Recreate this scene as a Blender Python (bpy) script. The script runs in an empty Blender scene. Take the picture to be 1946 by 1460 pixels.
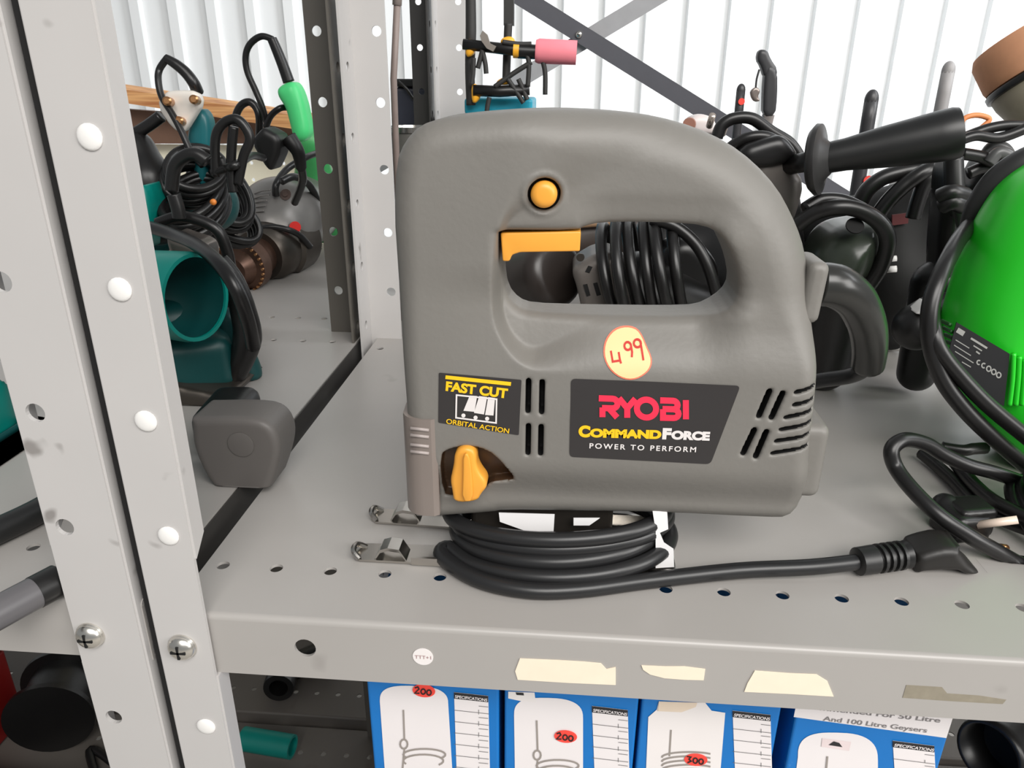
import bpy, bmesh, math, random
import numpy as np
from mathutils import Vector, Matrix, Euler

SC = bpy.context.scene
COL = SC.collection
random.seed(7)
PI = math.pi

# ------------------------------------------------------------------ camera
W, H = 1946.0, 1460.0
F = 1419.58
PITCH, YAW, ROLL = math.radians(22.19275), math.radians(4.28449), math.radians(0.37544)
SZ = 1.0                                   # height of the shelf the saw stands on
_cp, _sp, _cy, _sy = math.cos(PITCH), math.sin(PITCH), math.cos(YAW), math.sin(YAW)
FW = np.array([-_sy * _cp, _cy * _cp, -_sp])
_r0 = np.array([_cy, _sy, 0.0]); _u0 = np.cross(_r0, FW)
RT = math.cos(ROLL) * _r0 + math.sin(ROLL) * _u0
UP = -math.sin(ROLL) * _r0 + math.cos(ROLL) * _u0
CAM = np.array([0.0, 0.0, 1.254])
cd = bpy.data.cameras.new('camera'); cam = bpy.data.objects.new('camera', cd); COL.objects.link(cam)
cd.sensor_fit = 'HORIZONTAL'; cd.sensor_width = 36.0; cd.lens = F / W * 36.0
cd.clip_start = 0.02; cd.clip_end = 60
m = Matrix.Identity(4)
for i in range(3):
    m[i][0] = RT[i]; m[i][1] = UP[i]; m[i][2] = -FW[i]; m[i][3] = CAM[i]
cam.matrix_world = m
SC.camera = cam

# ------------------------------------------------------------------ world, lights, exposure
wd = bpy.data.worlds.new('world'); SC.world = wd; wd.use_nodes = True
bg = wd.node_tree.nodes['Background']; bg.inputs[0].default_value = (0.93, 0.97, 1.0, 1); bg.inputs[1].default_value = 0.28

def area(name, loc, target, sx, sy, power, col=(1, 1, 1)):
    d = bpy.data.lights.new(name, 'AREA'); d.shape = 'RECTANGLE'; d.size = sx; d.size_y = sy
    d.energy = power; d.color = col
    o = bpy.data.objects.new(name, d); COL.objects.link(o); o.location = loc
    o.rotation_euler = (Vector(target) - Vector(loc)).to_track_quat('-Z', 'Y').to_euler()
    return o
area('aisle_skylight', (0.9, -2.0, 3.3), (0.0, 0.5, 1.0), 2.6, 1.6, 128, (1.0, 0.975, 0.94))
_w = area('wall_skylight', (2.5, 0.9, 3.1), (0.35, 3.0, 1.2), 1.0, 2.0, 44, (0.96, 0.98, 1.0)); _w.data.spread = math.radians(95)
area('side_fill', (2.1, -0.8, 1.9), (0.1, 0.4, 1.05), 1.0, 1.2, 32, (1.0, 0.98, 0.95))  # fill light added at the right to brighten right-hand sides

vs = SC.view_settings
vs.view_transform = 'Standard'; vs.look = 'None'; vs.gamma = 1.0; vs.use_curve_mapping = False
vs.exposure = 0.0
SC.render.film_transparent = False

# ------------------------------------------------------------------ pixel rays
def ray(x, y):
    return FW + RT * (x - W / 2) / F - UP * (y - H / 2) / F
def P(x, y, Y):
    d = ray(x, y); return CAM + d * Y / d[1]
def PZ(x, y, Z):
    d = ray(x, y); return CAM + d * (Z - CAM[2]) / d[2]
def V(a): return Vector((float(a[0]), float(a[1]), float(a[2])))

# ------------------------------------------------------------------ materials
_M = {}
def srgb(c):
    return tuple(((v / 255) / 12.92 if v / 255 <= .04045 else ((v / 255 + .055) / 1.055) ** 2.4) for v in c)
def M(name, rgb=None, rough=.5, metal=0.0, var=.12, scale=60, bump=0.0, spec=.5, specks=0.0, trans=0.0, coat=0.0, speck_col=(70, 60, 52)):
    if name in _M: return _M[name]
    mt = bpy.data.materials.new(name); mt.use_nodes = True; nt = mt.node_tree; N = nt.nodes; L = nt.links
    b = N['Principled BSDF']; c = srgb(rgb)
    b.inputs['Roughness'].default_value = rough; b.inputs['Metallic'].default_value = metal
    b.inputs['Specular IOR Level'].default_value = spec
    if trans: b.inputs['Transmission Weight'].default_value = trans
    if coat: b.inputs['Coat Weight'].default_value = coat; b.inputs['Coat Roughness'].default_value = .15
    tc = N.new('ShaderNodeTexCoord'); nz = N.new('ShaderNodeTexNoise'); nz.inputs['Scale'].default_value = scale
    nz.inputs['Detail'].default_value = 5; L.new(tc.outputs['Object'], nz.inputs['Vector'])
    mx = N.new('ShaderNodeMix'); mx.data_type = 'RGBA'
    mx.inputs[6].default_value = tuple(v * (1 - var) for v in c) + (1,)
    mx.inputs[7].default_value = tuple(min(1, v * (1 + var)) for v in c) + (1,)
    L.new(nz.outputs['Fac'], mx.inputs[0]); out = mx.outputs[2]
    if specks:
        n2 = N.new('ShaderNodeTexNoise'); n2.inputs['Scale'].default_value = scale * 2.2; n2.inputs['Detail'].default_value = 3
        L.new(tc.outputs['Object'], n2.inputs['Vector'])
        rp = N.new('ShaderNodeValToRGB'); rp.color_ramp.elements[0].position = .70; rp.color_ramp.elements[1].position = .76
        rp.color_ramp.elements[0].color = (0, 0, 0, 1); rp.color_ramp.elements[1].color = (specks,) * 3 + (1,)
        L.new(n2.outputs['Fac'], rp.inputs[0])
        m2 = N.new('ShaderNodeMix'); m2.data_type = 'RGBA'; L.new(rp.outputs[0], m2.inputs[0]); L.new(out, m2.inputs[6])
        m2.inputs[7].default_value = srgb(speck_col) + (1,); out = m2.outputs[2]
    L.new(out, b.inputs['Base Color'])
    if bump:
        n3 = N.new('ShaderNodeTexNoise'); n3.inputs['Scale'].default_value = scale * 12; L.new(tc.outputs['Object'], n3.inputs['Vector'])
        bp = N.new('ShaderNodeBump'); bp.inputs['Strength'].default_value = bump; bp.inputs['Distance'].default_value = .0005
        L.new(n3.outputs['Fac'], bp.inputs['Height']); L.new(bp.outputs[0], b.inputs['Normal'])
    _M[name] = mt
    return mt

POST = M('post_paint', (189, 186, 184), .42, var=.05, scale=14, specks=.55)
SHELFD = M('shelf_paint_shaded', (92, 87, 82), .5, var=.15, scale=9, specks=.3)  # lower trays: shadow under the shelves put into a darker colour
POSTD = M('post_dark', (92, 88, 82), .45, var=.08, scale=14)  # darker tone for the rear left post
POSTK = M('post_black_gap_shade', (58, 56, 54), .45, var=.08, scale=14)  # rearmost left post; also colours the shade strip between the trays
SHELF = M('shelf_paint', (165, 161, 157), .33, var=.08, scale=9, specks=.25)
LIP = SHELF
PLAST = M('grey_plastic', (118, 115, 110), .5, var=.06, scale=25, bump=.25)
BLACK = M('black_plastic', (21, 20, 20), .36, var=.15, scale=40)
RUBBER = M('black_rubber', (28, 28, 28), .38, var=.2, scale=60)
DARK = M('dark_hollow', (10, 9, 9), .8)
YELL = M('yellow_plastic', (234, 162, 60), .38, var=.06)
BROWN = M('smoked_brown', (74, 54, 38), .4)
STEEL = M('zinc_steel', (190, 186, 180), .22, metal=1.0, var=.15, scale=80)
CHROME = M('bolt_zinc', (226, 222, 214), .27, metal=1.0, var=.05)
DULL = M('dull_steel', (92, 86, 80), .38, metal=.85, var=.25, scale=50)
WHITE = M('white_plastic', (235, 233, 230), .45, var=.03)
PAPER = M('white_paper', (232, 226, 224), .7, var=.03, scale=30)
TEAL = M('teal_plastic', (0, 122, 112), .38, var=.08)
DTEAL = M('dark_teal', (10, 66, 66), .42, var=.12)
GREEN = M('lime_plastic', (36, 200, 40), .36, var=.04)
MINT = M('mint_green', (84, 226, 136), .4, var=.06)
REDP = M('red_sticker', (246, 74, 62), .6, var=.04)
INK = M('ink', (32, 26, 26), .7)
LABELB = M('label_black', (50, 47, 47), .4, var=.08, scale=30)

# ------------------------------------------------------------------ objects
ORG = {}; ZMIN = {}
def thing(name, label, cat, loc, group=None):
    o = bpy.data.objects.new(name, None); COL.objects.link(o); o.empty_display_size = .02
    o.location = V(loc); o['label'] = label; o['category'] = cat
    if group: o['group'] = group
    ORG[o.name] = V(loc)
    for zz in (1.0, 1.0056, .44, .432):
        if abs(loc[2] - zz) < .0004: ZMIN[o.name] = zz + .0008
    return o
def tag(o, label, cat, group=None):
    o['label'] = label; o['category'] = cat
    if group: o['group'] = group
    return o
def add(name, vf, mat, parent=None, smooth=True, loc=None, bevel=0, matfn=None, mats=None, auto=None, label=None):
    verts, faces = vf
    verts = np.array(verts, dtype=float).reshape(-1, 3)
    if parent is not None and parent.name in ZMIN: verts[:, 2] = np.maximum(verts[:, 2], ZMIN[parent.name])   # rests flat on its shelf
    if parent is not None: org = np.array(ORG[parent.name])
    elif loc is not None: org = np.array(loc, dtype=float)
    else:
        lo, hi = verts.min(0), verts.max(0); org = np.array([(lo[0] + hi[0]) / 2, (lo[1] + hi[1]) / 2, lo[2]])
    me = bpy.data.meshes.new(name); me.from_pydata((verts - org).tolist(), [], [list(map(int, f)) for f in faces]); 
    for mm in (mats or [mat]): me.materials.append(mm)
    if matfn is not None:
        c = np.array([verts[list(f)].mean(0) for f in faces]); idx = matfn(c).astype(np.int32)
        me.polygons.foreach_set('material_index', idx)
    me.update()
    if smooth:
        me.polygons.foreach_set('use_smooth', [True] * len(me.polygons))
        if auto is not None: me.set_sharp_from_angle(angle=math.radians(auto))
    o = bpy.data.objects.new(name, me); COL.objects.link(o)
    ORG[o.name] = Vector(org)
    if parent is not None: o.parent = parent
    else: o.location = Vector(org)
    if bevel:
        bv = o.modifiers.new('bevel', 'BEVEL'); bv.width = bevel; bv.segments = 3; bv.limit_method = 'ANGLE'; bv.angle_limit = math.radians(40)
    if label: o['label'] = label
    return o
def join(*vfs):
    vs_, fs_ = [], []
    for v, f in vfs:
        b = len(vs_); vs_ += [tuple(map(float, p)) for p in v]; fs_ += [[i + b for i in q] for q in f]
    return vs_, fs_

# ------------------------------------------------------------------ shape makers
def basis(d):
    d = np.array(d, float); d /= np.linalg.norm(d)
    a = np.array([0, 0, 1.0]) if abs(d[2]) < .9 else np.array([1.0, 0, 0])
    u = np.cross(a, d); u /= np.linalg.norm(u); return u, np.cross(d, u), d
def cr(pts, n=8, closed=False):
    p = np.array(pts, float); k = len(p); out = []
    rng = range(k if closed else k - 1)
    for i in rng:
        if closed: a, b, c, d = p[(i - 1) % k], p[i], p[(i + 1) % k], p[(i + 2) % k]
        else: a, b, c, d = p[max(i - 1, 0)], p[i], p[i + 1], p[min(i + 2, k - 1)]
        for j in range(n):
            t = j / n
            out.append(.5 * ((2 * b) + (c - a) * t + (2 * a - 5 * b + 4 * c - d) * t * t + (3 * b - a - 3 * c + d) * t ** 3))
    if not closed: out.append(p[-1])
    return np.array(out)
def tube(pts, r, res=10, n=8, smooth=True, closed=False, caps=True):
    """swept round tube; r is a number or a list over the control points"""
    k = len(pts)
    path = cr(pts, n, closed) if smooth else np.array(pts, float)
    if np.ndim(r) == 0: rr = np.full(len(path), r)
    else:
        rr = np.interp(np.linspace(0, k - 1, len(path)), np.arange(k), r)
    t = np.gradient(path, axis=0); t /= np.linalg.norm(t, axis=1)[:, None] + 1e-12
    u, _, _ = basis(t[0]); vs_, fs_ = [], []
    for i in range(len(path)):
        u = u - t[i] * (u @ t[i]); u /= np.linalg.norm(u) + 1e-12; v = np.cross(t[i], u)
        for j in range(res):
            a = 2 * PI * j / res; vs_.append(path[i] + rr[i] * (math.cos(a) * u + math.sin(a) * v))
    m_ = len(path)
    for i in range(m_ if closed else m_ - 1):
        i2 = (i + 1) % m_
        for j in range(res):
            j2 = (j + 1) % res; fs_.append([i * res + j, i * res + j2, i2 * res + j2, i2 * res + j])
    if caps and not closed:
        fs_.append(list(range(res))[::-1]); fs_.append([(m_ - 1) * res + j for j in range(res)])
    return vs_, fs_
def lathe(prof, a, d, res=32, close=True):
    """profile [(along, radius)...] spun about the axis through a in direction d"""
    u, v, d = basis(d); a = np.array(a, float); vs_, fs_ = [], []
    for s, r in prof:
        for j in range(res):
            t = 2 * PI * j / res; vs_.append(a + d * s + r * (math.cos(t) * u + math.sin(t) * v))
    for i in range(len(prof) - 1):
        for j in range(res):
            j2 = (j + 1) % res; fs_.append([i * res + j, i * res + j2, (i + 1) * res + j2, (i + 1) * res + j])
    if close:
        fs_.append(list(range(res))[::-1]); fs_.append([(len(prof) - 1) * res + j for j in range(res)])
    return vs_, fs_
def box(lo, hi):
    x0, y0, z0 = lo; x1, y1, z1 = hi
    v = [(x0, y0, z0), (x1, y0, z0), (x1, y1, z0), (x0, y1, z0), (x0, y0, z1), (x1, y0, z1), (x1, y1, z1), (x0, y1, z1)]
    return v, [[0, 3, 2, 1], [4, 5, 6, 7], [0, 1, 5, 4], [1, 2, 6, 5], [2, 3, 7, 6], [3, 0, 4, 7]]
def prism(poly, off):
    """3D polygon extruded by a vector"""
    n = len(poly); off = np.array(off, float)
    v = [np.array(p, float) for p in poly] + [np.array(p, float) + off for p in poly]
    f = [list(range(n)), [n + i for i in range(n)][::-1]]
    for i in range(n):
        j = (i + 1) % n; f.append([i, i + n, j + n, j])
    return v, f
def curve_mesh(cu):
    o = bpy.data.objects.new('tmp', cu); COL.objects.link(o)
    dg = bpy.context.evaluated_depsgraph_get(); ev = o.evaluated_get(dg); me = bpy.data.meshes.new_from_object(ev)
    v = np.array([tuple(p.co) for p in me.vertices]).reshape(-1, 3); f = [list(p.vertices) for p in me.polygons]
    bpy.data.objects.remove(o); bpy.data.curves.remove(cu); bpy.data.meshes.remove(me)
    return v, f
def plate(outline, holes, thick, org, u, v):
    """flat sheet with real holes; outline / hole centres (x, y, r) in the (u, v) plane, thickness along u x v"""
    cu = bpy.data.curves.new('pl', 'CURVE'); cu.dimensions = '2D'; cu.fill_mode = 'BOTH'; cu.extrude = thick / 2
    def sp(pts):
        s = cu.splines.new('POLY'); s.points.add(len(pts) - 1); s.use_cyclic_u = True
        for q, p in zip(s.points, pts): q.co = (p[0], p[1], 0, 1)
    sp(outline)
    for hx, hy, hr in holes: sp([(hx + hr * math.cos(2 * PI * k / 20), hy + hr * math.sin(2 * PI * k / 20)) for k in range(20)])
    vv, ff = curve_mesh(cu)
    u = np.array(u, float); v = np.array(v, float); w = np.cross(u, v); org = np.array(org, float)
    return [org + p[0] * u + p[1] * v + p[2] * w for p in vv], ff
_TXT = {}
def text2d(s, bold=.0, shear=0.0, space=1.0):
    cu = bpy.data.curves.new('tx', 'FONT'); cu.body = s; cu.offset = bold; cu.shear = shear; cu.space_character = space; cu.fill_mode = 'FRONT'
    return curve_mesh(cu)
_RZ = [0]
def ribbon(pts, w):
    """flat 2D stroke of constant width, mitred at its corners"""
    p = np.array(pts, float); keep = [0]
    for k in range(1, len(p)):
        if np.hypot(*(p[k] - p[keep[-1]])) > 1e-9: keep.append(k)
    p = p[keep]; _RZ[0] = (_RZ[0] + 1) % 6; n = len(p)
    closed = n > 3 and np.hypot(*(p[0] - p[-1])) < 1e-6 * (1 + np.abs(p).max())
    d = np.diff(p, axis=0); d /= np.hypot(d[:, 0], d[:, 1])[:, None]; out = []
    for k in range(n):
        a = d[k - 1] if k > 0 else (d[-1] if closed else d[0]); b = d[k] if k < n - 1 else (d[0] if closed else d[-1])
        t = a + b; L_ = np.hypot(*t); t = a if L_ < 1e-6 else t / L_
        q = np.array([-t[1], t[0]]); out.append(q * (w / 2) / max(.55, abs(q @ np.array([-a[1], a[0]]))))
    vs_ = [p[k] + out[k] for k in range(n)] + [p[k] - out[k] for k in range(n)]
    return np.array([(q[0], q[1], _RZ[0] * 2.5e-5) for q in vs_]), [[k, k + 1, n + k + 1, n + k] for k in range(n - 1)]
def chaikin(p, it=2):
    p = np.array(p, float)
    for _ in range(it):
        q = np.roll(p, -1, 0); p = np.stack([.75 * p + .25 * q, .25 * p + .75 * q], 1).reshape(-1, p.shape[1])
    return p
def sdpoly(x, z, poly):
    """signed distance to a closed polygon, negative inside"""
    poly = np.asarray(poly, float); d = np.full(np.shape(x), 1e9); ins = np.zeros(np.shape(x), bool); n = len(poly)
    for i in range(n):
        ax, az = poly[i]; bx, bz = poly[(i + 1) % n]; ex, ez = bx - ax, bz - az
        wx, wz = x - ax, z - az; t = np.clip((wx * ex + wz * ez) / (ex * ex + ez * ez + 1e-18), 0, 1)
        d = np.minimum(d, (wx - ex * t) ** 2 + (wz - ez * t) ** 2)
        c = ((az <= z) & (bz > z)) | ((bz <= z) & (az > z))
        xi = ax + (z - az) / (ez if abs(ez) > 1e-12 else 1e-12) * ex
        ins ^= c & (x < xi)
    d = np.sqrt(d); return np.where(ins, -d, d)
def ss(t): t = np.clip(t, 0, 1); return t * t * (3 - 2 * t)
def nets(f, lo, h):
    """surface nets: quads around the zero set of a sampled field (negative inside)"""
    f = f.astype(np.float32); nx, ny, nz = f.shape; s = f < 0
    acc = np.zeros((nx - 1, ny - 1, nz - 1, 3), np.float32); cnt = np.zeros((nx - 1, ny - 1, nz - 1), np.float32)
    quads = []; idx = -np.ones((nx - 1, ny - 1, nz - 1), np.int64)
    cr_ = []
    for ax in range(3):
        a = [slice(None)] * 3; b = [slice(None)] * 3; a[ax] = slice(0, -1); b[ax] = slice(1, None)
        fa, fb = f[tuple(a)], f[tuple(b)]; x = (fa < 0) != (fb < 0)
        i = np.argwhere(x); va, vb = fa[x], fb[x]; t = va / (va - vb)
        pos = i.astype(np.float32); pos[:, ax] += t
        o1, o2 = [k for k in range(3) if k != ax]
        for d1 in (0, 1):
            for d2 in (0, 1):
                c = i.copy(); c[:, o1] -= d1; c[:, o2] -= d2
                ok = np.all(c >= 0, 1) & (c[:, 0] < nx - 1) & (c[:, 1] < ny - 1) & (c[:, 2] < nz - 1)
                np.add.at(acc, tuple(c[ok].T), pos[ok]); np.add.at(cnt, tuple(c[ok].T), 1)
        cr_.append((ax, o1, o2, i, va < 0))
    cells = cnt > 0; n = int(cells.sum()); idx[cells] = np.arange(n)
    v = acc[cells] / cnt[cells][:, None] * h + np.array(lo)
    for ax, o1, o2, i, neg in cr_:
        ok = (i[:, o1] > 0) & (i[:, o2] > 0) & (i[:, o1] < f.shape[o1] - 1) & (i[:, o2] < f.shape[o2] - 1)
        i = i[ok]; neg = neg[ok]
        def g(d1, d2):
            c = i.copy(); c[:, o1] -= d1; c[:, o2] -= d2; return idx[tuple(c.T)]
        q = np.stack([g(0, 0), g(1, 0), g(1, 1), g(0, 1)], 1)
        flip = neg if ax != 1 else ~neg
        q[flip] = q[flip][:, ::-1]; quads.append(q)
    q = np.concatenate(quads)
    return v, q[:, ::-1].tolist()
def grid(lo, hi, h):
    return [np.arange(lo[k], hi[k] + h, h) for k in range(3)]
def puff(poly, Ymid, T, R, h=.002, it=2):
    """a rounded solid: outline in pixels, half thickness T about depth Ymid, edge radius R"""
    p = np.array(poly, float); q = np.roll(p, -1, 0) - np.roll(p, 1, 0); n = np.stack([q[:, 1], -q[:, 0]], 1)
    ar = np.sum(p[:, 0] * np.roll(p[:, 1], -1) - np.roll(p[:, 0], -1) * p[:, 1])
    if ar < 0: n = -n
    n /= np.linalg.norm(n, axis=1)[:, None] + 1e-9
    v = np.array([1079.0, 151.0]) - p; v /= np.linalg.norm(v, axis=1)[:, None] + 60.0
    R = min(R, T); w = ss(.5 + 1.4 * np.sum(n * v, 1)); e = (T - .55 * R)
    pl = np.array([P(x, y, Ymid - e + 2 * e * k)[[0, 2]] for (x, y), k in zip(p, w)]); pl = chaikin(pl, it) if it else pl
    lo = pl.min(0) - 2 * h; hi = pl.max(0) + 2 * h
    x, y, z = grid((lo[0], Ymid - T - 2 * h, lo[1]), (hi[0], Ymid + T + 2 * h, hi[1]), h)
    X2, Z2 = np.meshgrid(x, z, indexing='ij'); d = -sdpoly(X2, Z2, pl)
    f = np.sqrt(np.maximum(R - d, 0)[:, None, :] ** 2 + np.maximum(np.abs(y - Ymid)[None, :, None] - (T - R), 0) ** 2) - R
    return nets(f, (x[0], y[0], z[0]), h)
def blob(prims, h=.003, k=.006, cut=()):
    """smooth union of ('c', a, b, ra, rb), ('b', centre, half, round, euler), ('e', centre, radii)"""
    pts = []
    for p in prims:
        if p[0] == 'c': pts += [np.array(p[1]) + p[3], np.array(p[1]) - p[3], np.array(p[2]) + p[4], np.array(p[2]) - p[4]]
        elif p[0] == 'b': e = np.linalg.norm(p[2]); pts += [np.array(p[1]) + e, np.array(p[1]) - e]
        else: pts += [np.array(p[1]) + np.array(p[2]), np.array(p[1]) - np.array(p[2])]
    lo = np.min(pts, 0) - 3 * h; hi = np.max(pts, 0) + 3 * h
    x, y, z = grid(lo, hi, h); X, Y_, Z = x[:, None, None], y[None, :, None], z[None, None, :]
    def ev(p):
        if p[0] == 'c':
            a, b = np.array(p[1], float), np.array(p[2], float); e = b - a
            t = np.clip(((X - a[0]) * e[0] + (Y_ - a[1]) * e[1] + (Z - a[2]) * e[2]) / (e @ e + 1e-12), 0, 1)
            return np.sqrt((X - a[0] - e[0] * t) ** 2 + (Y_ - a[1] - e[1] * t) ** 2 + (Z - a[2] - e[2] * t) ** 2) - (p[3] + (p[4] - p[3]) * t)
        if p[0] == 'b':
            c = p[1]; rm = np.array(Euler(p[4]).to_matrix()); dx, dy, dz = X - c[0], Y_ - c[1], Z - c[2]
            q = [np.abs(rm[0, i] * dx + rm[1, i] * dy + rm[2, i] * dz) - (p[2][i] - p[3]) for i in range(3)]
            return np.sqrt(sum(np.maximum(w, 0) ** 2 for w in q)) + np.minimum(np.maximum(np.maximum(q[0], q[1]), q[2]), 0) - p[3]
        c, r = p[1], p[2]
        w = np.sqrt(((X - c[0]) / r[0]) ** 2 + ((Y_ - c[1]) / r[1]) ** 2 + ((Z - c[2]) / r[2]) ** 2)
        return (w - 1) * min(r)
    f = None
    for p in prims:
        g = ev(p)
        if f is None: f = g + 0 * X + 0 * Y_ + 0 * Z
        else:
            hh = np.clip(.5 + .5 * (g - f) / k, 0, 1); f = g * hh + f * (1 - hh) - k * hh * (1 - hh) if False else (f * hh + g * (1 - hh) - k * hh * (1 - hh))
    for p in cut: f = np.maximum(f, -ev(p))
    return nets(f, lo, h)
def cable(px, r, res=10, n=8):
    return tube([P(*q) for q in px], r, res, n)
def coil(c, axis, a, b, turns, pitch, r, rot=0.0, jit=.06, n=20, seed=1):
    """one cable wound into a bundle of loops"""
    rd = random.Random(seed); u, v, d = basis(axis); u, v = u * math.cos(rot) + v * math.sin(rot), -u * math.sin(rot) + v * math.cos(rot)
    pts = []; N_ = int(turns * n)
    for i in range(N_ + 1):
        t = 2 * PI * i / n; g = 1 + jit * math.sin(t * .37 + seed) + jit * .5 * math.sin(t * .61 + 2 * seed)
        pts.append(np.array(c) + u * a * g * math.cos(t) + v * b * g * math.sin(t) + d * (pitch * (i / n - turns / 2) + r * .5 * math.sin(t * .5 + seed)))
    return tube(pts, r, 8, 2)
def flat(pts2, faces, org, u, v):
    org, u, v = np.array(org), np.array(u), np.array(v)
    return [org + p[0] * u + p[1] * v for p in pts2], faces
def fit_text(s, A, B, hgt, bold=0.0, up=None, **kw):
    """text laid from A to B in space, capitals hgt tall, standing towards up"""
    v, f = text2d(s, bold, **kw); A, B = np.array(A, float), np.array(B, float); L_ = np.linalg.norm(B - A)
    x0, x1 = v[:, 0].min(), v[:, 0].max(); cap = .72
    u = (B - A) / L_; w = np.array([0, 0, 1.0]) if up is None else np.array(up, float); w = w - u * (w @ u); w /= np.linalg.norm(w)
    return [A + u * (p[0] - x0) / (x1 - x0) * L_ + w * p[1] / cap * hgt for p in v], f

# ------------------------------------------------------------------ building shell
def structure(name, vf, mat, **k):
    o = add(name, vf, mat, **k); o['kind'] = 'structure'; return o
FLOORM = M('concrete', (178, 174, 168), .8, var=.12, scale=3)
WALLM = M('sheet_white', (240, 242, 243), .55, var=.03, scale=2)
structure('floor', box((-4.5, -2.6, -.05), (5.0, 3.2, 0)), FLOORM, smooth=False)
rib = []; x = -4.4
while x < 4.9:
    for dx, dy in ((0, 0), (.100, 0), (.105, -.023), (.1405, -.023)): rib.append((x + dx, 3.0 + dy))
    x += .1465
v_ = [(a, b, 0.0) for a, b in rib] + [(a, b, 5.0) for a, b in rib]; n_ = len(rib)
v_ += [(a, b + .004, 0.0) for a, b in rib] + [(a, b + .004, 5.0) for a, b in rib]
f_ = [[i, i + 1, n_ + i + 1, n_ + i] for i in range(n_ - 1)] + [[2 * n_ + i, 3 * n_ + i, 3 * n_ + i + 1, 2 * n_ + i + 1] for i in range(n_ - 1)]
structure('wall_back', (v_, f_), WALLM, smooth=False)

# ------------------------------------------------------------------ steel shelving
def post_vf(x, sx, y, sy, z0, z1, wf, ws, ret, hx, hz0, pitch=.0608, notch=None, t=.0022):
    """slotted angle post: flange across the front (towards sx) and a side flange (towards sy), with a folded return edge"""
    holes = []; z = hz0
    while z > z0 + .02: z -= pitch
    z += pitch; zs = []
    while z < z1 - .015:
        if not (ret and abs(z - .985) < .02): zs.append(z)
        z += pitch
    a = plate([(0, z0), (wf, z0), (wf, z1), (0, z1)], [(abs(hx - x), q, .0046) for q in zs], t, (x, y, 0), (sx, 0, 0), (0, 0, 1))
    b = plate([(0, z0), (ws, z0), (ws, z1), (0, z1)], [(ws * .55, q + pitch / 2, .0046) for q in zs], t, (x, y, 0), (0, sy, 0), (0, 0, 1))
    parts = [a, b]
    if ret:
        segs = [(z0, z1)]
        if notch: segs = [(z0, notch[0]), (notch[1], z1)]
        for k, (s0, s1) in enumerate(segs):
            q = [(0, s0), (ret, s0 + (0 if k == 0 else .009)), (ret, s1), (0, s1)]
            parts.append(plate(q, [], t, (x + sx * wf, y, 0), (0, sy, 0), (0, 0, 1)))
    return join(*parts), zs
def tray_vf(x0, x1, y0, y1, z, lip=.0375, hx0=None, pitch=.03076, liphole=None, side=.03):
    t = .0016; R = .0030; holes = []
    xx = (hx0 if hx0 is not None else x0 + .0107)
    while xx < x1 - .006: holes += [(xx, y0 + .0411, .0036), (xx, y1 - .0411, .0036)]; xx += pitch
    yy = y0 + .0411 + .0608
    top = plate([(x0, y0 + R), (x1, y0 + R), (x1, y1), (x0, y1)], holes, t, (0, 0, z - t / 2), (1, 0, 0), (0, 1, 0))
    fr = plate([(x0, z - lip), (x1, z - lip), (x1, z - R), (x0, z - R)], [(h_, q, .0056) for h_, q in (liphole or [])], t, (0, y0 + t / 2, 0), (1, 0, 0), (0, 0, 1))
    bv, bf = [], []
    for i in range(7):
        a = PI / 2 * i / 6
        for xq in (x0, x1):
            bv.append((xq, y0 + R - R * math.cos(a), z - R + R * math.sin(a)))
    for i in range(6): bf.append([2 * i, 2 * i + 1, 2 * i + 3, 2 * i + 2])
    sides = [plate([(y0 + R, z - side), (y1, z - side), (y1, z - t), (y0 + R, z - t)], [(y0 + .14 + .09 * k, z - .016, .0040) for k in range(4)], t, (xq, 0, 0), (0, 1, 0), (0, 0, 1)) for xq in (x0 + t / 2, x1 - t / 2)]
    nb = []; xb = x0 + .037
    while xb < x1 - .01: nb.append((xb, z - .015, .0052)); xb += .0608
    bk = plate([(x0, z - side), (x1, z - side), (x1, z - t), (x0, z - t)], nb, t, (0, y1 - t / 2, 0), (1, 0, 0), (0, 0, 1))
    und = plate([(x0, y0 + t), (x1, y0 + t), (x1, y0 + .014), (x0, y0 + .014)], [], t, (0, 0, z - lip + t / 2), (1, 0, 0), (0, 1, 0))
    return join(top, fr, (bv, bf), bk, und, *sides)
def bolt(p, parent, r=.0072, d=(0, -1, 0)):
    prof = [(0, r * 1.05), (.0008, r * 1.05), (.0012, r)] + [(.0012 + .0044 * math.sin(a), r * math.cos(a)) for a in np.linspace(.15, 1.45, 6)]
    o = add('bolt', lathe(prof, p, d, 24), CHROME, parent, auto=50)
    q = np.array(p, float) + np.array(d) * .0046; w, l = r * .09, r * .55
    for sx, sz in ((l, w), (w, l)):
        add('cross_slot', box((q[0] - sx, q[1] - .0010, q[2] - sz), (q[0] + sx, q[1] + .0008, q[2] + sz)), DARK, o, smooth=False)
    return o
GAP = -.2087
def hole_plug(p, parent, r=.0052):
    prof = [(0, r), (.0006, r)] + [(.0006 + .0012 * math.sin(a), r * math.cos(a)) for a in np.linspace(.2, 1.5, 4)]
    return add('hole_plug', lathe(prof, p, (0, -1, 0), 18), WHITE, parent)
ZL = 1.0056
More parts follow.
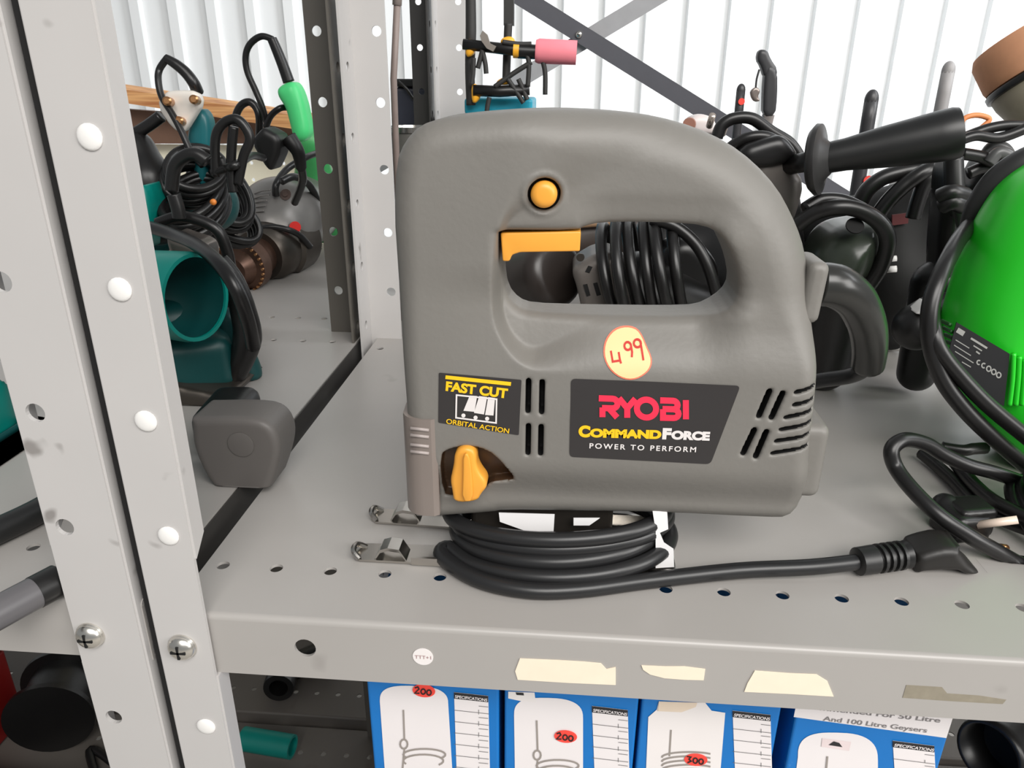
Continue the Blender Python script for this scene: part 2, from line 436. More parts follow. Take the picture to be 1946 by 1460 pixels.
# right front bay
rk = thing('steel_shelving', 'pale grey perforated steel shelving bay whose top shelf carries the grey jigsaw', 'shelving', (-.2, .5, 0), 'steel shelving bays')
vf, zs = post_vf(-.2038, 1, .2925, 1, .001, 2.2, .0272, .034, .0105, -.1868, 1.1107, notch=(.9625, 1.0365))
add('post', vf, POST, rk, smooth=False, bevel=0)
for z in zs:
    if .85 < z < 1.4: hole_plug((-.1868, .2915, z), rk)
vf, zs = post_vf(-.2050, 1, .7370, -1, .001, 2.2, .0330, .036, 0, -.1805, 1.1722)
add('post', vf, POST, rk, smooth=False)
add('shelf_tray', tray_vf(-.1977, .85, .2957, .745, SZ, hx0=-.1874, liphole=[(-.128, .9822), (.52, .9822)]), SHELF, rk, smooth=True, auto=30)
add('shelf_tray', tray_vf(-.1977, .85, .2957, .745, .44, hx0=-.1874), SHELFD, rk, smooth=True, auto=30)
bolt((-.1910, .2913, .9825), rk)
# left front bay
lk = thing('steel_shelving', 'steel shelving bay at the left edge with the teal and green tools on its shelf', 'shelving', (-.22, .5, 0), 'steel shelving bays')
vf, zs = post_vf(-.2131, -1, .2925, 1, .001, 2.2, .0354, .034, .0105, -.2387, 1.1125, notch=(.967, 1.04))
add('post', vf, POST, lk, smooth=False)
vf, zs = post_vf(-.2140, -1, .7370, -1, .001, 2.2, .0330, .036, 0, -.2360, 1.1722)
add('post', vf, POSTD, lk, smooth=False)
add('shelf_tray', tray_vf(-1.2, -.2115, .2957, .745, ZL, hx0=-1.19), SHELF, lk, smooth=True, auto=30)
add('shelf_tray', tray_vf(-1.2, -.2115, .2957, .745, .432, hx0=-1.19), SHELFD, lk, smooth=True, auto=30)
add('tray_gap_shade', box((-.2112, .335, .9690), (-.2102, .735, 1.0045)), POSTK, lk, smooth=False)  # added dark strip, stands in for shade in the tray gap
bolt((-.2395, .2913, .9865), lk)
t = thing('post_gap_shade', 'narrow black strip added as shade between the two front rack posts', 'strip', (GAP, .31, .001))  # added strip whose black stands in for shade between the posts
add('strip_body', box((-.2104, .2965, .001), (-.2064, .3240, 2.2)), M('gap_shade_black', (16, 15, 15), .7), t, smooth=False)
# the bays standing back to back behind them
rr = thing('steel_shelving', 'rear steel shelving bay behind the jigsaw with a diagonal cross brace', 'shelving', (-.2, 1.0, 0), 'steel shelving bays')
vf, zs = post_vf(-.2035, 1, 1.2, -1, .001, 2.2, .0425, .036, 0, -.1715, 1.2968)
add('post', vf, POST, rr, smooth=False)
add('shelf_tray', tray_vf(-.1977, 1.1, .757, 1.207, SZ, hx0=-.17), SHELF, rr, smooth=True, auto=30)
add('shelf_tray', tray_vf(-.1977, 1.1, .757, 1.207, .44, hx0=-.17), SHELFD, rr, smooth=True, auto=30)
BRACE = M('brace_steel', (74, 74, 80), .45, var=.08)
A, B = P(960, -25, 1.206), P(1420, 262, 1.206); dd = (B - A) / np.linalg.norm(B - A)
A2 = A - dd * .35; B2 = B + dd * .2
add('cross_brace', prism([A2 + (0, 0, .014), B2 + (0, 0, .014), B2 - (0, 0, .014), A2 - (0, 0, .014)], (0, .004, 0)), BRACE, rr, smooth=False)
bp_ = P(1100, 66, 1.206)
bolt(bp_, rr, .005)
A, B = P(985, 152, 1.216), P(1270, -20, 1.216); dd = (B - A) / np.linalg.norm(B - A); A -= dd * .3; B += dd * .5
add('cross_brace', prism([A + (0, 0, .014), B + (0, 0, .014), B - (0, 0, .014), A - (0, 0, .014)], (0, .004, 0)), M('brace_grey', (150, 150, 152), .5), rr, smooth=False)
rl = thing('steel_shelving', 'rear steel shelving bay behind the teal tools, holding the grey hammer drill', 'shelving', (-.22, 1.0, 0), 'steel shelving bays')
vf, zs = post_vf(-.2120, -1, 1.2, -1, .001, 2.2, .0310, .036, 0, -.2300, 1.2968)
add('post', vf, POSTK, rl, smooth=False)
add('shelf_tray', tray_vf(-1.3, -.2115, .757, 1.207, SZ, hx0=-1.29), SHELF, rl, smooth=True, auto=30)
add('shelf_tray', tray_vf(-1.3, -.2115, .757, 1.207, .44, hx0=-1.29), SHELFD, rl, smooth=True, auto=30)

# ------------------------------------------------------------------ tape and stickers on the shelf lip
TAPE = M('masking_tape', (240, 226, 204), .75, var=.06, scale=90)
def tape(px, label, th=.0004):
    o = add('masking_tape', prism([P(x, y, .2957) - (0, .0001, 0) for x, y in px][::-1], (0, -th, 0)), TAPE, smooth=False); tag(o, label, 'tape', 'torn tape strips on the shelf edge'); return o
tape([(988, 1251), (1060, 1254), (1110, 1257), (1142, 1260), (1152, 1271), (1170, 1267), (1170, 1301), (1080, 1297), (984, 1291), (979, 1275)], 'long strip of cream masking tape on the shelf edge, nearest the jigsaw shoe')
tape([(1219, 1264), (1262, 1266), (1300, 1266), (1340, 1271), (1337, 1292), (1300, 1291), (1262, 1288), (1235, 1281), (1222, 1272)], 'short ragged scrap of masking tape in the middle of the shelf edge')
tape([(1434, 1274), (1500, 1279), (1551, 1281), (1572, 1294), (1584, 1323), (1500, 1318), (1414, 1314), (1420, 1298)], 'wide yellowed masking tape strip with slanted ends at the right of the shelf edge')
RES = M('tape_residue', (142, 134, 118), .8, var=.2, scale=200)
o = add('tape_residue', prism([P(x, y, .2957) for x, y in [(1722, 1302), (1790, 1306), (1800, 1318), (1860, 1322), (1912, 1330), (1905, 1338), (1800, 1332), (1715, 1326)]][::-1], (0, -.0002, 0)), RES, smooth=False)
tag(o, 'brown sticky residue of removed tape at the far right of the shelf edge', 'tape residue')
st = thing('round_sticker', 'tiny round white sticker with marks on the shelf edge', 'sticker', P(804, 1248, .2953))
c = P(804, 1248, .2956)
add('paper_disc', lathe([(0, .0053), (.0003, .0053)], c, (0, -1, 0), 24), PAPER, st, auto=30)
add('writing', fit_text('TTT+1', c + (-.0042, -.0005, -.0012), c + (.0042, -.0005, -.0012), .0022), M('ink_faint', (150, 110, 110), .7), st, smooth=False)

# ------------------------------------------------------------------ the jigsaw
YM = .372; TF = .030; YF = YM - TF
js = thing('jigsaw', 'grey corded jigsaw with yellow trigger standing in the middle of the shelf', 'jigsaw', (.02, YM, SZ))
def J(x, y, Y=YF): return P(x, y, Y)
def JO(x, y):
    return P(x, y, .346 + .026 * float(ss((620 - y) / 380.0)) + .012 * float(ss((y - 880) / 90.0)))[[0, 2]]
def J2(pts, Y=YF): return np.array([P(x, y, Y)[[0, 2]] for x, y in pts])
OUT = chaikin([JO(*p) for p in [(768, 300), (785, 262), (812, 234), (850, 221), (900, 215), (960, 210), (1030, 206), (1100, 206), (1180, 211), (1250, 221), (1320, 241), (1380, 269), (1432, 307), (1480, 358), (1512, 410), (1537, 460), (1551, 505), (1559, 555), (1561, 620), (1559, 690), (1555, 740), (1549, 800), (1541, 860), (1536, 915), (1523, 953), (1495, 980), (1450, 980), (1250, 970), (1100, 968), (955, 966), (940, 970), (835, 977), (778, 979), (775, 900), (772, 800), (764, 700), (758, 600), (755, 500), (757, 400)]], 1)
HOLE = chaikin([P(x, y, .360 + .018 * float(ss((y - 440) / 120.0)))[[0, 2]] for x, y in [(950, 432), (953, 430), (1098, 432), (1108, 426), (1140, 420), (1200, 419), (1280, 421), (1335, 425), (1366, 440), (1382, 470), (1390, 500), (1390, 535), (1376, 560), (1345, 578), (1300, 583), (1200, 583), (1100, 581), (1012, 577), (986, 568), (966, 545), (953, 505)]], 1)
REC = np.array([J(x, y)[[0, 2]] for x, y in [(1030, 285), (985, 335), (957, 388), (940, 450), (931, 520), (930, 580), (937, 625), (957, 665), (987, 698), (1025, 713), (1200, 719), (1404, 727), (1560, 738), (1800, 745), (1800, 200), (1500, 120), (1250, 150), (1100, 240)]])
K = .345 / F                                # metres in one pixel at the saw
RECs = chaikin(REC, 2)
Zp = lambda y: float(J(973, y)[2]); Xp = lambda x: float(J(x, 600)[0])
BTN = J(1033, 372)
def fields(X, Z):
    do = -sdpoly(X, Z, OUT); dh = sdpoly(X, Z, HOLE)
    s = -sdpoly(X, Z, RECs)
    right = ss((X - Xp(950)) / (230 * K)); top = ss((Z - Zp(440)) / (130 * K))
    wdt = .0045 + .022 * (1 - (1 - right) * (1 - top))
    hw = ss(s / wdt)
    h1 = ss((Z - Zp(470)) / (90 * K)) * ss((X - Xp(960)) / (200 * K)); h2 = ss((X - Xp(1360)) / (110 * K)) * ss((Z - Zp(690)) / (150 * K))
    handle = 1 - (1 - h1) * (1 - h2)
    T = TF - .0062 * hw * (1 - .25 * right) - .0035 * handle
    # dished below and left of the grip opening
    low = ss((Zp(500) - Z) / (90 * K)) * (1 - ss((X - Xp(1330)) / (110 * K)))
    dish = low * (1 - np.clip(dh / .046, 0, 1)) ** 1.5 * (.35 + .65 * hw)
    T = T - .0125 * dish
    T = T - .0075 * ss((Zp(868) - Z) / (115 * K)) ** 1.3
    T = T + .0010 * np.exp(-((np.hypot(X - BTN[0], Z - BTN[2]) - 38 * K) / (5 * K)) ** 2)
    Ro = .010 + .0085 * handle + .003 * ss((Z - Zp(700)) / .06)
    Rh = .0040 + .0120 * handle * (1 - low)
    return do, dh, T, Ro, Rh
def yfront(X, Z):
    X = np.asarray(X, float); Z = np.asarray(Z, float)
    do, dh, T, Ro, Rh = fields(X, Z)
    def inset(d, R): q = np.clip(R - d, 0, R); return R - np.sqrt(np.maximum(R * R - q * q, 0))
    return YM - (T - inset(do, Ro) - inset(dh, Rh))
SLOT = []
def slot(a, b, r, depth): SLOT.append((J(*a)[[0, 2]], J(*b)[[0, 2]], r * K, depth))
for a, b in (((1004, 726), (1003, 783)), ((1030, 728), (1029, 785)), ((1004, 810), (1003, 863)), ((1028, 812), (1027, 864))): slot(a, b, 5.6, .012)
for a, b in (((1463, 745), (1443, 792)), ((1488, 749), (1467, 795)), ((1434, 819), (1413, 863)), ((1457, 822), (1437, 869))): slot(a, b, 6, .012)
for a, b in (((1513, 747), (1570, 735)), ((1510, 771), (1570, 760)), ((1493, 795), (1570, 780)), ((1485, 818), (1570, 803)), ((1475, 840), (1570, 826)), ((1468, 863), (1570, 847))): slot(a, b, 4.6, .0068)
LEVP = chaikin(J2([(836, 866), (850, 855), (885, 847), (925, 855), (955, 880), (980, 918), (958, 923), (930, 926), (912, 950), (858, 958), (836, 954)]), 1)
def body_vf():
    h = .00095
    lo = (OUT[:, 0].min() - .003, YM - TF - .003, OUT[:, 1].min() - .003); hi = (OUT[:, 0].max() + .003, YM + TF + .003, OUT[:, 1].max() + .003)
    x, y, z = grid(lo, hi, h); X, Z = np.meshgrid(x, z, indexing='ij')
    do, dh, T, Ro, Rh = fields(X, Z); yy = np.abs(y - YM)[None, :, None].astype(np.float32)
    def g(d, R):
        return np.sqrt((np.maximum(R - d, 0)[:, None, :].astype(np.float32)) ** 2 + np.maximum(yy - (T - R)[:, None, :].astype(np.float32), 0) ** 2) - R[:, None, :].astype(np.float32)
    f = np.maximum(g(do, Ro), g(dh, Rh))
    ys = (y - YM)[None, :, None]
    def cutpocket(d2, depth, f):
        dep = (y[None, :, None] - (YM - T[:, None, :] + depth))
        return np.maximum(f, -np.maximum(d2[:, None, :], dep).astype(np.float32))
    for a, b, r, dep in SLOT:
        e = b - a; t = np.clip(((X - a[0]) * e[0] + (Z - a[1]) * e[1]) / (e @ e), 0, 1)
        f = cutpocket(np.hypot(X - a[0] - e[0] * t, Z - a[1] - e[1] * t) - r, dep, f)
    f = cutpocket(sdpoly(X, Z, LEVP), .009, f)
    rb = np.hypot(X - BTN[0], Z - BTN[2])
    ring = np.abs(rb - 35 * K) - 3.0 * K
    f = cutpocket(rb - 30.5 * K, .0035, f)
    v, q = nets(f, (x[0], y[0], z[0]), h)
    return v, q
def body_mat(c):
    X, Z = c[:, 0], c[:, 2]; dep = c[:, 1] - yfront(X, Z); out = np.zeros(len(c), int)
    for a, b, r, d_ in SLOT:
        e = b - a; t = np.clip(((X - a[0]) * e[0] + (Z - a[1]) * e[1]) / (e @ e), 0, 1)
        i = (np.hypot(X - a[0] - e[0] * t, Z - a[1] - e[1] * t) < r + .0006) & (dep > .0016) & (c[:, 1] < YM)
        if d_ > .006: out[i] = 1
    i = (sdpoly(X, Z, LEVP) < .0006) & (dep > .0012) & (c[:, 1] < YM); out[i] = 2
    i = (np.hypot(X - BTN[0], Z - BTN[2]) < 32 * K) & (dep > .0012) & (c[:, 1] < YM); out[i] = 3
    return out
body = add('body', body_vf(), PLAST, js, mats=[PLAST, DARK, BROWN, BLACK], matfn=body_mat)
def drape(vf, lift=.0003):
    v, f = vf; v = np.array(v, float); v[:, 1] = yfront(v[:, 0], v[:, 2]) - lift - np.clip(YF - v[:, 1], 0, .001); return v, f
def drape_poly(px, lift=.0002, n=1):
    """print laid on the body: fan of rings so it follows the surface"""
    p = np.array([J(*q) for q in px]); c = p.mean(0); vs_, fs_ = [c], []; k = len(p); R_ = 8
    for i in range(1, R_ + 1): vs_ += [c + (q - c) * i / R_ for q in p]
    for j in range(k): fs_.append([0, 1 + j, 1 + (j + 1) % k])
    for i in range(R_ - 1):
        for j in range(k):
            a = 1 + i * k; fs_.append([a + j, a + k + j, a + k + (j + 1) % k, a + (j + 1) % k])
    return drape((vs_, fs_), lift)
def fine(px, it=2, closed=True): return [tuple(q) for q in chaikin(px, it)]
def dense(px, n=6):
    p = np.array(px, float); out = []
    for i in range(len(p)):
        a, b = p[i], p[(i + 1) % len(p)]
        out += [tuple(a + (b - a) * t / n) for t in range(n)]
    return out
def rounded(px, r=8):
    out = []; p = np.array(px, float); k = len(p)
    for i in range(k):
        a, b, c_ = p[i - 1], p[i], p[(i + 1) % k]
        d1 = (a - b) / np.linalg.norm(a - b); d2 = (c_ - b) / np.linalg.norm(c_ - b)
        for t in np.linspace(0, 1, 5): out.append(tuple((1 - t) ** 2 * (b + d1 * r) + 2 * t * (1 - t) * b + t * t * (b + d2 * r)))
    return out
# brand plate
bpx = rounded([(1085, 721), (1407, 733), (1350, 882), (1082, 868)], 9)
bpl = add('brand_plate', drape_poly(dense(bpx, 2), .0003), LABELB, js)
RED = M('brand_red', (236, 44, 76), .5, var=.03); YLW = M('print_yellow', (250, 196, 22), .5, var=.04); WHT = M('print_white', (226, 220, 218), .55, var=.03)
def px_strokes(strokes, wpx, Y=YF):
    out = []
    for s_ in strokes:
        v, f = ribbon(s_, wpx); out.append(([J(q[0], q[1], Y) - (0, q[2], 0) for q in v], f))
    return join(*out)
def glyphs(x0, x1, ytop0, ytop1, ybot0, ybot1, strokes):
    """strokes in a unit frame mapped on the slanted box"""
    def mp(u, v):
        x = x0 + (x1 - x0) * u; t = ytop0 + (ytop1 - ytop0) * u; b = ybot0 + (ybot1 - ybot0) * u
        return (x, b + (t - b) * v)
    return [[mp(*q) for q in s_] for s_ in strokes]
arc = lambda cx, cy, rx, ry, a0, a1, n=14: [(cx + rx * math.cos(math.radians(a0 + (a1 - a0) * i / n)), cy + ry * math.sin(math.radians(a0 + (a1 - a0) * i / n))) for i in range(n + 1)]
ry = []
ry += [[(.005, .93), (.15, .93)] + arc(.155, .70, .055, .23, 90, -90, 8) + [(.04, .47)], [(.045, .50), (.045, .03)], [(.115, .47), (.205, .03)]]
ry += [[(.225, .97), (.315, .50), (.405, .97)], [(.315, .52), (.315, .03)]]
ry += [arc(.525, .50, .105, .44, 0, 360, 28)]
ry += [[(.675, .93), (.81, .93)] + arc(.815, .72, .05, .21, 90, -90, 8) + [(.70, .51)], [(.82, .51)] + arc(.82, .29, .055, .22, 90, -90, 8) + [(.705, .07), (.705, .50)]]
ry += [[(.955, .99), (.955, .02)]]
v_, f_ = px_strokes(glyphs(1137, 1311, 754, 760, 793, 797, ry), 11.5)
add('brand_name', drape((v_, f_), .0006), RED, bpl, smooth=False)
def jtext(s, a, b, hpx, bold, mat, name, parent, lift=.0006, **kw):
    A, B = J(*a), J(*b); return add(name, drape(fit_text(s, A, B, hpx * K, bold, **kw), lift), mat, parent, smooth=False)
v1 = fit_text('C', J(1099, 828), J(1121, 829), 24 * K, .065); v2 = fit_text('OMMAND', J(1121, 829), J(1256, 832.5), 18 * K, .065)
add('series_name', drape(join(v1, v2), .0006), YLW, bpl, smooth=False)
v1 = fit_text('F', J(1258, 832.5), J(1275, 833), 23 * K, .065); v2 = fit_text('ORCE', J(1275, 833), J(1348, 835.5), 18 * K, .065)
add('series_name', drape(join(v1, v2), .0006), WHT, bpl, smooth=False)
jtext('POWER TO PERFORM', (1120, 851), (1322, 858.5), 12, .02, WHT, 'slogan', bpl, space=1.35)
# fast cut plate
fpl = add('feature_plate', drape_poly(dense(rounded([(834, 708), (991, 723), (986, 827), (833, 803)], 3), 2), .0003), LABELB, js)
v1 = px_strokes([[(847, 716), (971, 730)]], 7); v2 = fit_text('FAST CUT', J(847, 741), J(964, 756), 20 * K, .045, up=J(965, 734) - J(965, 754), space=1.0)
add('feature_name', drape(join(v1, v2), .0006), YLW, fpl, smooth=False)
jtext('ORBITAL ACTION', (848, 804), (967, 823), 11.5, .012, YLW, 'feature_line', fpl)
v1 = px_strokes([[(868, 750), (944, 758), (943, 803), (867, 793), (868, 750)]], 3)
blades = [[(893, 751), (907, 752), (902, 782), (881, 780)], [(911, 752), (926, 754), (920, 787), (901, 784)], [(928, 754), (941, 756), (938, 789), (922, 788)]]
bl = [([J(*q) for q in b_], [[0, 1, 2, 3]]) for b_ in blades]
dots = [([J(x + 4 * math.cos(t), y + 4 * math.sin(t)) for t in np.linspace(0, 2 * PI, 11)[:-1]], [list(range(10))]) for x, y in ((881, 789), (904, 793), (926, 795))]
add('blade_symbol', drape(join(v1, *bl, *dots), .0006), WHT, fpl, smooth=False)
# price sticker
PSTK = M('price_peach', (255, 206, 150), .6, var=.04, scale=40)
spx = [(1194 + 46 * math.cos(t), 680 + 46 * math.sin(t)) for t in np.linspace(0, 2 * PI, 40)[:-1]]
spx = [(1147, 680), (1149, 664), (1157, 651), (1170, 641), (1186, 636.5), (1202, 636.5), (1216, 641), (1225, 652), (1232, 668), (1240, 684), (1240.5, 695), (1235, 706), (1224, 715), (1210, 722), (1194, 723.5), (1178, 719), (1163, 709), (1152, 695)]
add('price_sticker_rim', drape_poly(fine(spx, 1), .0004), M('price_rim', (255, 120, 92), .6), js)
ps = add('price_sticker', drape_poly([(1194 + (x - 1194) * .94, 680 + (y - 680) * .94) for x, y in fine(spx, 1)], .0007), PSTK, js)
hw_ = [[(1162, 674), (1165, 691), (1181, 689)], [(1177, 676), (1179, 688), (1181, 694)],
       arc(1195, 667, 6.5, 6, 0, 360, 14), [(1201, 664), (1203, 676), (1202, 684)], arc(1214, 663, 7, 6, 0, 360, 14), [(1220, 660), (1222, 674), (1224, 689)]]
add('price_writing', drape(px_strokes(hw_, 3.6), .0010), M('price_ink', (196, 52, 44), .7), ps, smooth=False)
# lock button, trigger, lever
prof = [(-.006, 25 * K), (.0015, 25 * K)] + [(.0015 + .003 * math.sin(a), (10 + 15 * math.cos(a)) * K) for a in np.linspace(.2, 1.5, 6)]
yb = float(yfront(BTN[0], BTN[2]))
add('lock_button', lathe(prof, (BTN[0], yb, BTN[2]), (0, -1, 0), 40), YELL, js)
def jplate(px, y0, y1, it=0, Y=YF):
    q = [J(x, y, Y) for x, y in (fine(px, it) if it else px)]
    return prism([(p[0], y0, p[2]) for p in q], (0, y1 - y0, 0))
tp = rounded([(951, 443), (1104, 440), (1102, 478), (988, 480), (973, 485), (968, 497), (955, 497)], 4)
add('trigger', jplate(tp, YM - .0205, YM + .0205, Y=YM - .0205), YELL, js, bevel=.0018)
lv = fine([(863, 866), (870, 855), (884, 850), (898, 854), (905, 866), (905, 884), (912, 900), (924, 915), (925, 928), (914, 940), (907, 954), (862, 957), (859, 935), (855, 915), (859, 897), (862, 882)], 2)
add('selector_lever', jplate(lv, YF + .0085, YF - .0035, Y=YF - .003), YELL, js, bevel=.0022)
add('lever_ridge', jplate(fine([(880, 862), (892, 862), (897, 900), (900, 952), (878, 953), (880, 900)], 1), YF - .0030, YF - .0058, Y=YF - .005), YELL, js, bevel=.0012)
# front chip guard
GUARD = M('guard_smoke', (128, 118, 112), .3, var=.08, scale=30)
gx0, gx1 = P(771, 880, .346)[0], J(832, 880)[0]; gz0, gz1 = J(800, 978)[2], J(800, 796)[2]
gp = chaikin([(gx1, YF - .0012), (gx1, YF + .006), (gx0 + .0035, YF + .0105), (gx0 + .002, YM + .020), (gx0 - .0018, YM + .020), (gx0 - .0014, YF + .008), (gx0 + .0018, YF + .002), (gx0 + .007, YF - .0012)], 1)
add('chip_guard', prism([(a, b, gz0) for a, b in gp], (0, 0, gz1 - gz0)), GUARD, js, auto=30)
for y in (812, 825, 843, 856):
    a, b = J(781, y, YF), J(816, y + 4, YF); add('guard_rib', tube([(a[0], YF - .0012, a[2]), (b[0], YF - .0012, b[2])], .0009, 8, smooth=False), M('guard_rib', (160, 150, 146), .3), js)
# base shoe of folded zinc steel
def shoe():
    z0, z1 = SZ + .0003, SZ + .0021; y0, y1 = .3460, .4010; xl, xr = -.1130, .066
    pl = plate([(-.078, y0), (xr, y0), (xr, y1), (-.078, y1), (-.078, y1 - .001), (-.112, y1 - .001), (-.116, y1 - .004), (-.116, y1 - .012), (-.112, y1 - .016), (-.06, y1 - .018), (-.06, y0 + .018), (-.112, y0 + .016), (-.116, y0 + .012), (-.116, y0 + .003), (-.112, y0), ], [], .0018, (0, 0, (z0 + z1) / 2), (1, 0, 0), (0, 1, 0))
    out = [pl]
    for yc in (y0 + .0065, y1 - .0085):
        arch = [(-.1035, z1), (-.1000, z1 + .0062), (-.0955, z1 + .0078), (-.0890, z1 + .0070), (-.0850, z1)]
        a = [(x, yc - .0055, z) for x, z in arch] + [(x, yc - .0055, z - .0020) for x, z in arch[::-1]]
        out.append(prism(a, (0, .011, 0)))
        rim = tube([(-.112, yc - .006, z1), (-.1155, yc - .004, z1 + .003), (-.1160, yc, z1 + .0042), (-.1150, yc + .004, z1 + .003), (-.111, yc + .006, z1)], .0016, 8, 5); out.append(rim)
    for yy in (y0, y1): out.append(box((-.082, yy - .0009, z0), (xr, yy + .0009, z1 + .0035)))
    return join(*out)
add('base_shoe', shoe(), STEEL, js, smooth=False, bevel=.0006)
add('neck', box((-.050, YM - .012, SZ + .002), (.030, YM + .014, 1.040)), DULL, js, smooth=False, bevel=.003)
# dust port and rear cap
a, b = P(1500, 862, YM - .016), P(1567, 862, YM - .016)
pz = [P(1550, 795, YM - .01), P(1550, 930, YM - .01)]
zc = (pz[0][2] + pz[1][2]) / 2; hz = (pz[0][2] - pz[1][2]) / 2
add('dust_port', blob([('b', ((a[0] + b[0]) / 2, YM - .004, zc), ((b[0] - a[0]) / 2, .017, hz), .005, (0, 0, 0))], .0012), PLAST, js)
# flex boot and power cord
bc = P(1563, 545, YM)
add('boot_collar', blob([('b', (bc[0] - .0080, YM - .001, bc[2]), (.0050, .0145, .0152), .004, (0, .05, 0))], .0012), PLAST, js)
boot = [P(1556, 540, .370), P(1590, 545, .371), P(1625, 570, .376), P(1646, 612, .384), P(1653, 655, .392), P(1650, 694, .400)]
add('flex_boot', tube(boot, [.0108, .0108, .0102, .0096, .0092, .0086], 20, 8), M('boot_rubber', (42, 42, 40), .26, var=.1), js)
CT = M('cord_rubber', (34, 34, 35), .34, var=.12, scale=50)
R0 = .0045
tail = [P(1650, 690, .400), P(1640, 703, .405), P(1610, 716, .413), (.140, .425, 1.085), (.10, .432, 1.055), (.055, .428, 1.034)]
cx, cyy = -.0005, .3735
wind = []
zl = [1.0270, 1.0205, 1.0140, 1.0085]
nt = 4.0
for i in range(int(nt * 16) + 1):
    t = i / 16.0; ang = PI / 2 - 2 * PI * t          # back -> right -> front -> left
    zc_ = 1.0290 - .0228 * t / nt
    rx = .0585 + .0042 * math.sin(2.1 * t) + .0012 * t; ryy = .0300 + .0030 * t + .002 * math.cos(1.7 * t)
    tilt = -.0030 * math.sin(ang) if math.sin(ang) < 0 else .002 * math.sin(ang)
    wind.append((cx + rx * math.cos(ang), cyy + ryy * math.sin(ang), max(zc_ + .0030 * math.cos(ang) - .0012, SZ + R0 + .0005)))
front = [PZ(840, 1058, SZ + R0), PZ(905, 1100, SZ + R0), PZ(1000, 1122, SZ + R0), PZ(1100, 1121, SZ + R0), PZ(1230, 1104, SZ + R0), PZ(1400, 1085, SZ + R0 + .001), PZ(1540, 1078, SZ + R0 + .003), PZ(1640, 1067, SZ + .009)]
wind = wind[:-5]
add('power_cord', tube(tail + wind + front, R0, 14, 5), CT, js)
# plug end
p0, p1 = PZ(1626, 1068, SZ + .009), PZ(1722, 1054, SZ + .010); dr = p1 - p0; Ls = np.linalg.norm(dr)
prof = [(0, .0052), (.0012, .0078), (Ls * .36, .0080), (Ls * .40, .0066)]
for k in range(4): s0 = Ls * (.42 + .13 * k); prof += [(s0, .0066), (s0 + .0004, .0082), (s0 + Ls * .07, .0082), (s0 + Ls * .075, .0066)]
prof += [(Ls, .0080)]
add('strain_relief', lathe(prof, p0, dr, 20), RUBBER, js, auto=35)
PLUGB = M('plug_black', (32, 30, 28), .45, var=.25, scale=35, specks=.5, speck_col=(120, 84, 52))
pb = puff([(1712, 1022), (1735, 1012), (1775, 1003), (1808, 1014), (1815, 1034), (1826, 1052), (1868, 1074), (1866, 1090), (1838, 1094), (1815, 1082), (1735, 1088), (1720, 1080), (1714, 1050)], .372, .012, .005, .0011, 1)
add('plug_body', pb, PLUGB, js)
# white tag round the cord
TAGM = M('tag_white', (240, 238, 238), .6, var=.03)
def sheet(px, Y, th=.0005): return prism([P(x, y, Y) for x, y in px][::-1], (0, th, 0))
add('cord_tag', sheet([(1240, 970), (1268, 974), (1270, 1006), (1254, 1013), (1262, 1032), (1280, 1044), (1281, 1078), (1246, 1080), (1246, 1010)], .352), TAGM, js, smooth=False)
add('paper_strip', sheet([(948, 975), (1054, 978), (1052, 1010), (1000, 1010), (950, 992)], .3545), TAGM, js, smooth=False)
add('paper_strip', sheet([(1090, 985), (1140, 985), (1120, 999), (1090, 999)], .3545), TAGM, js, smooth=False)

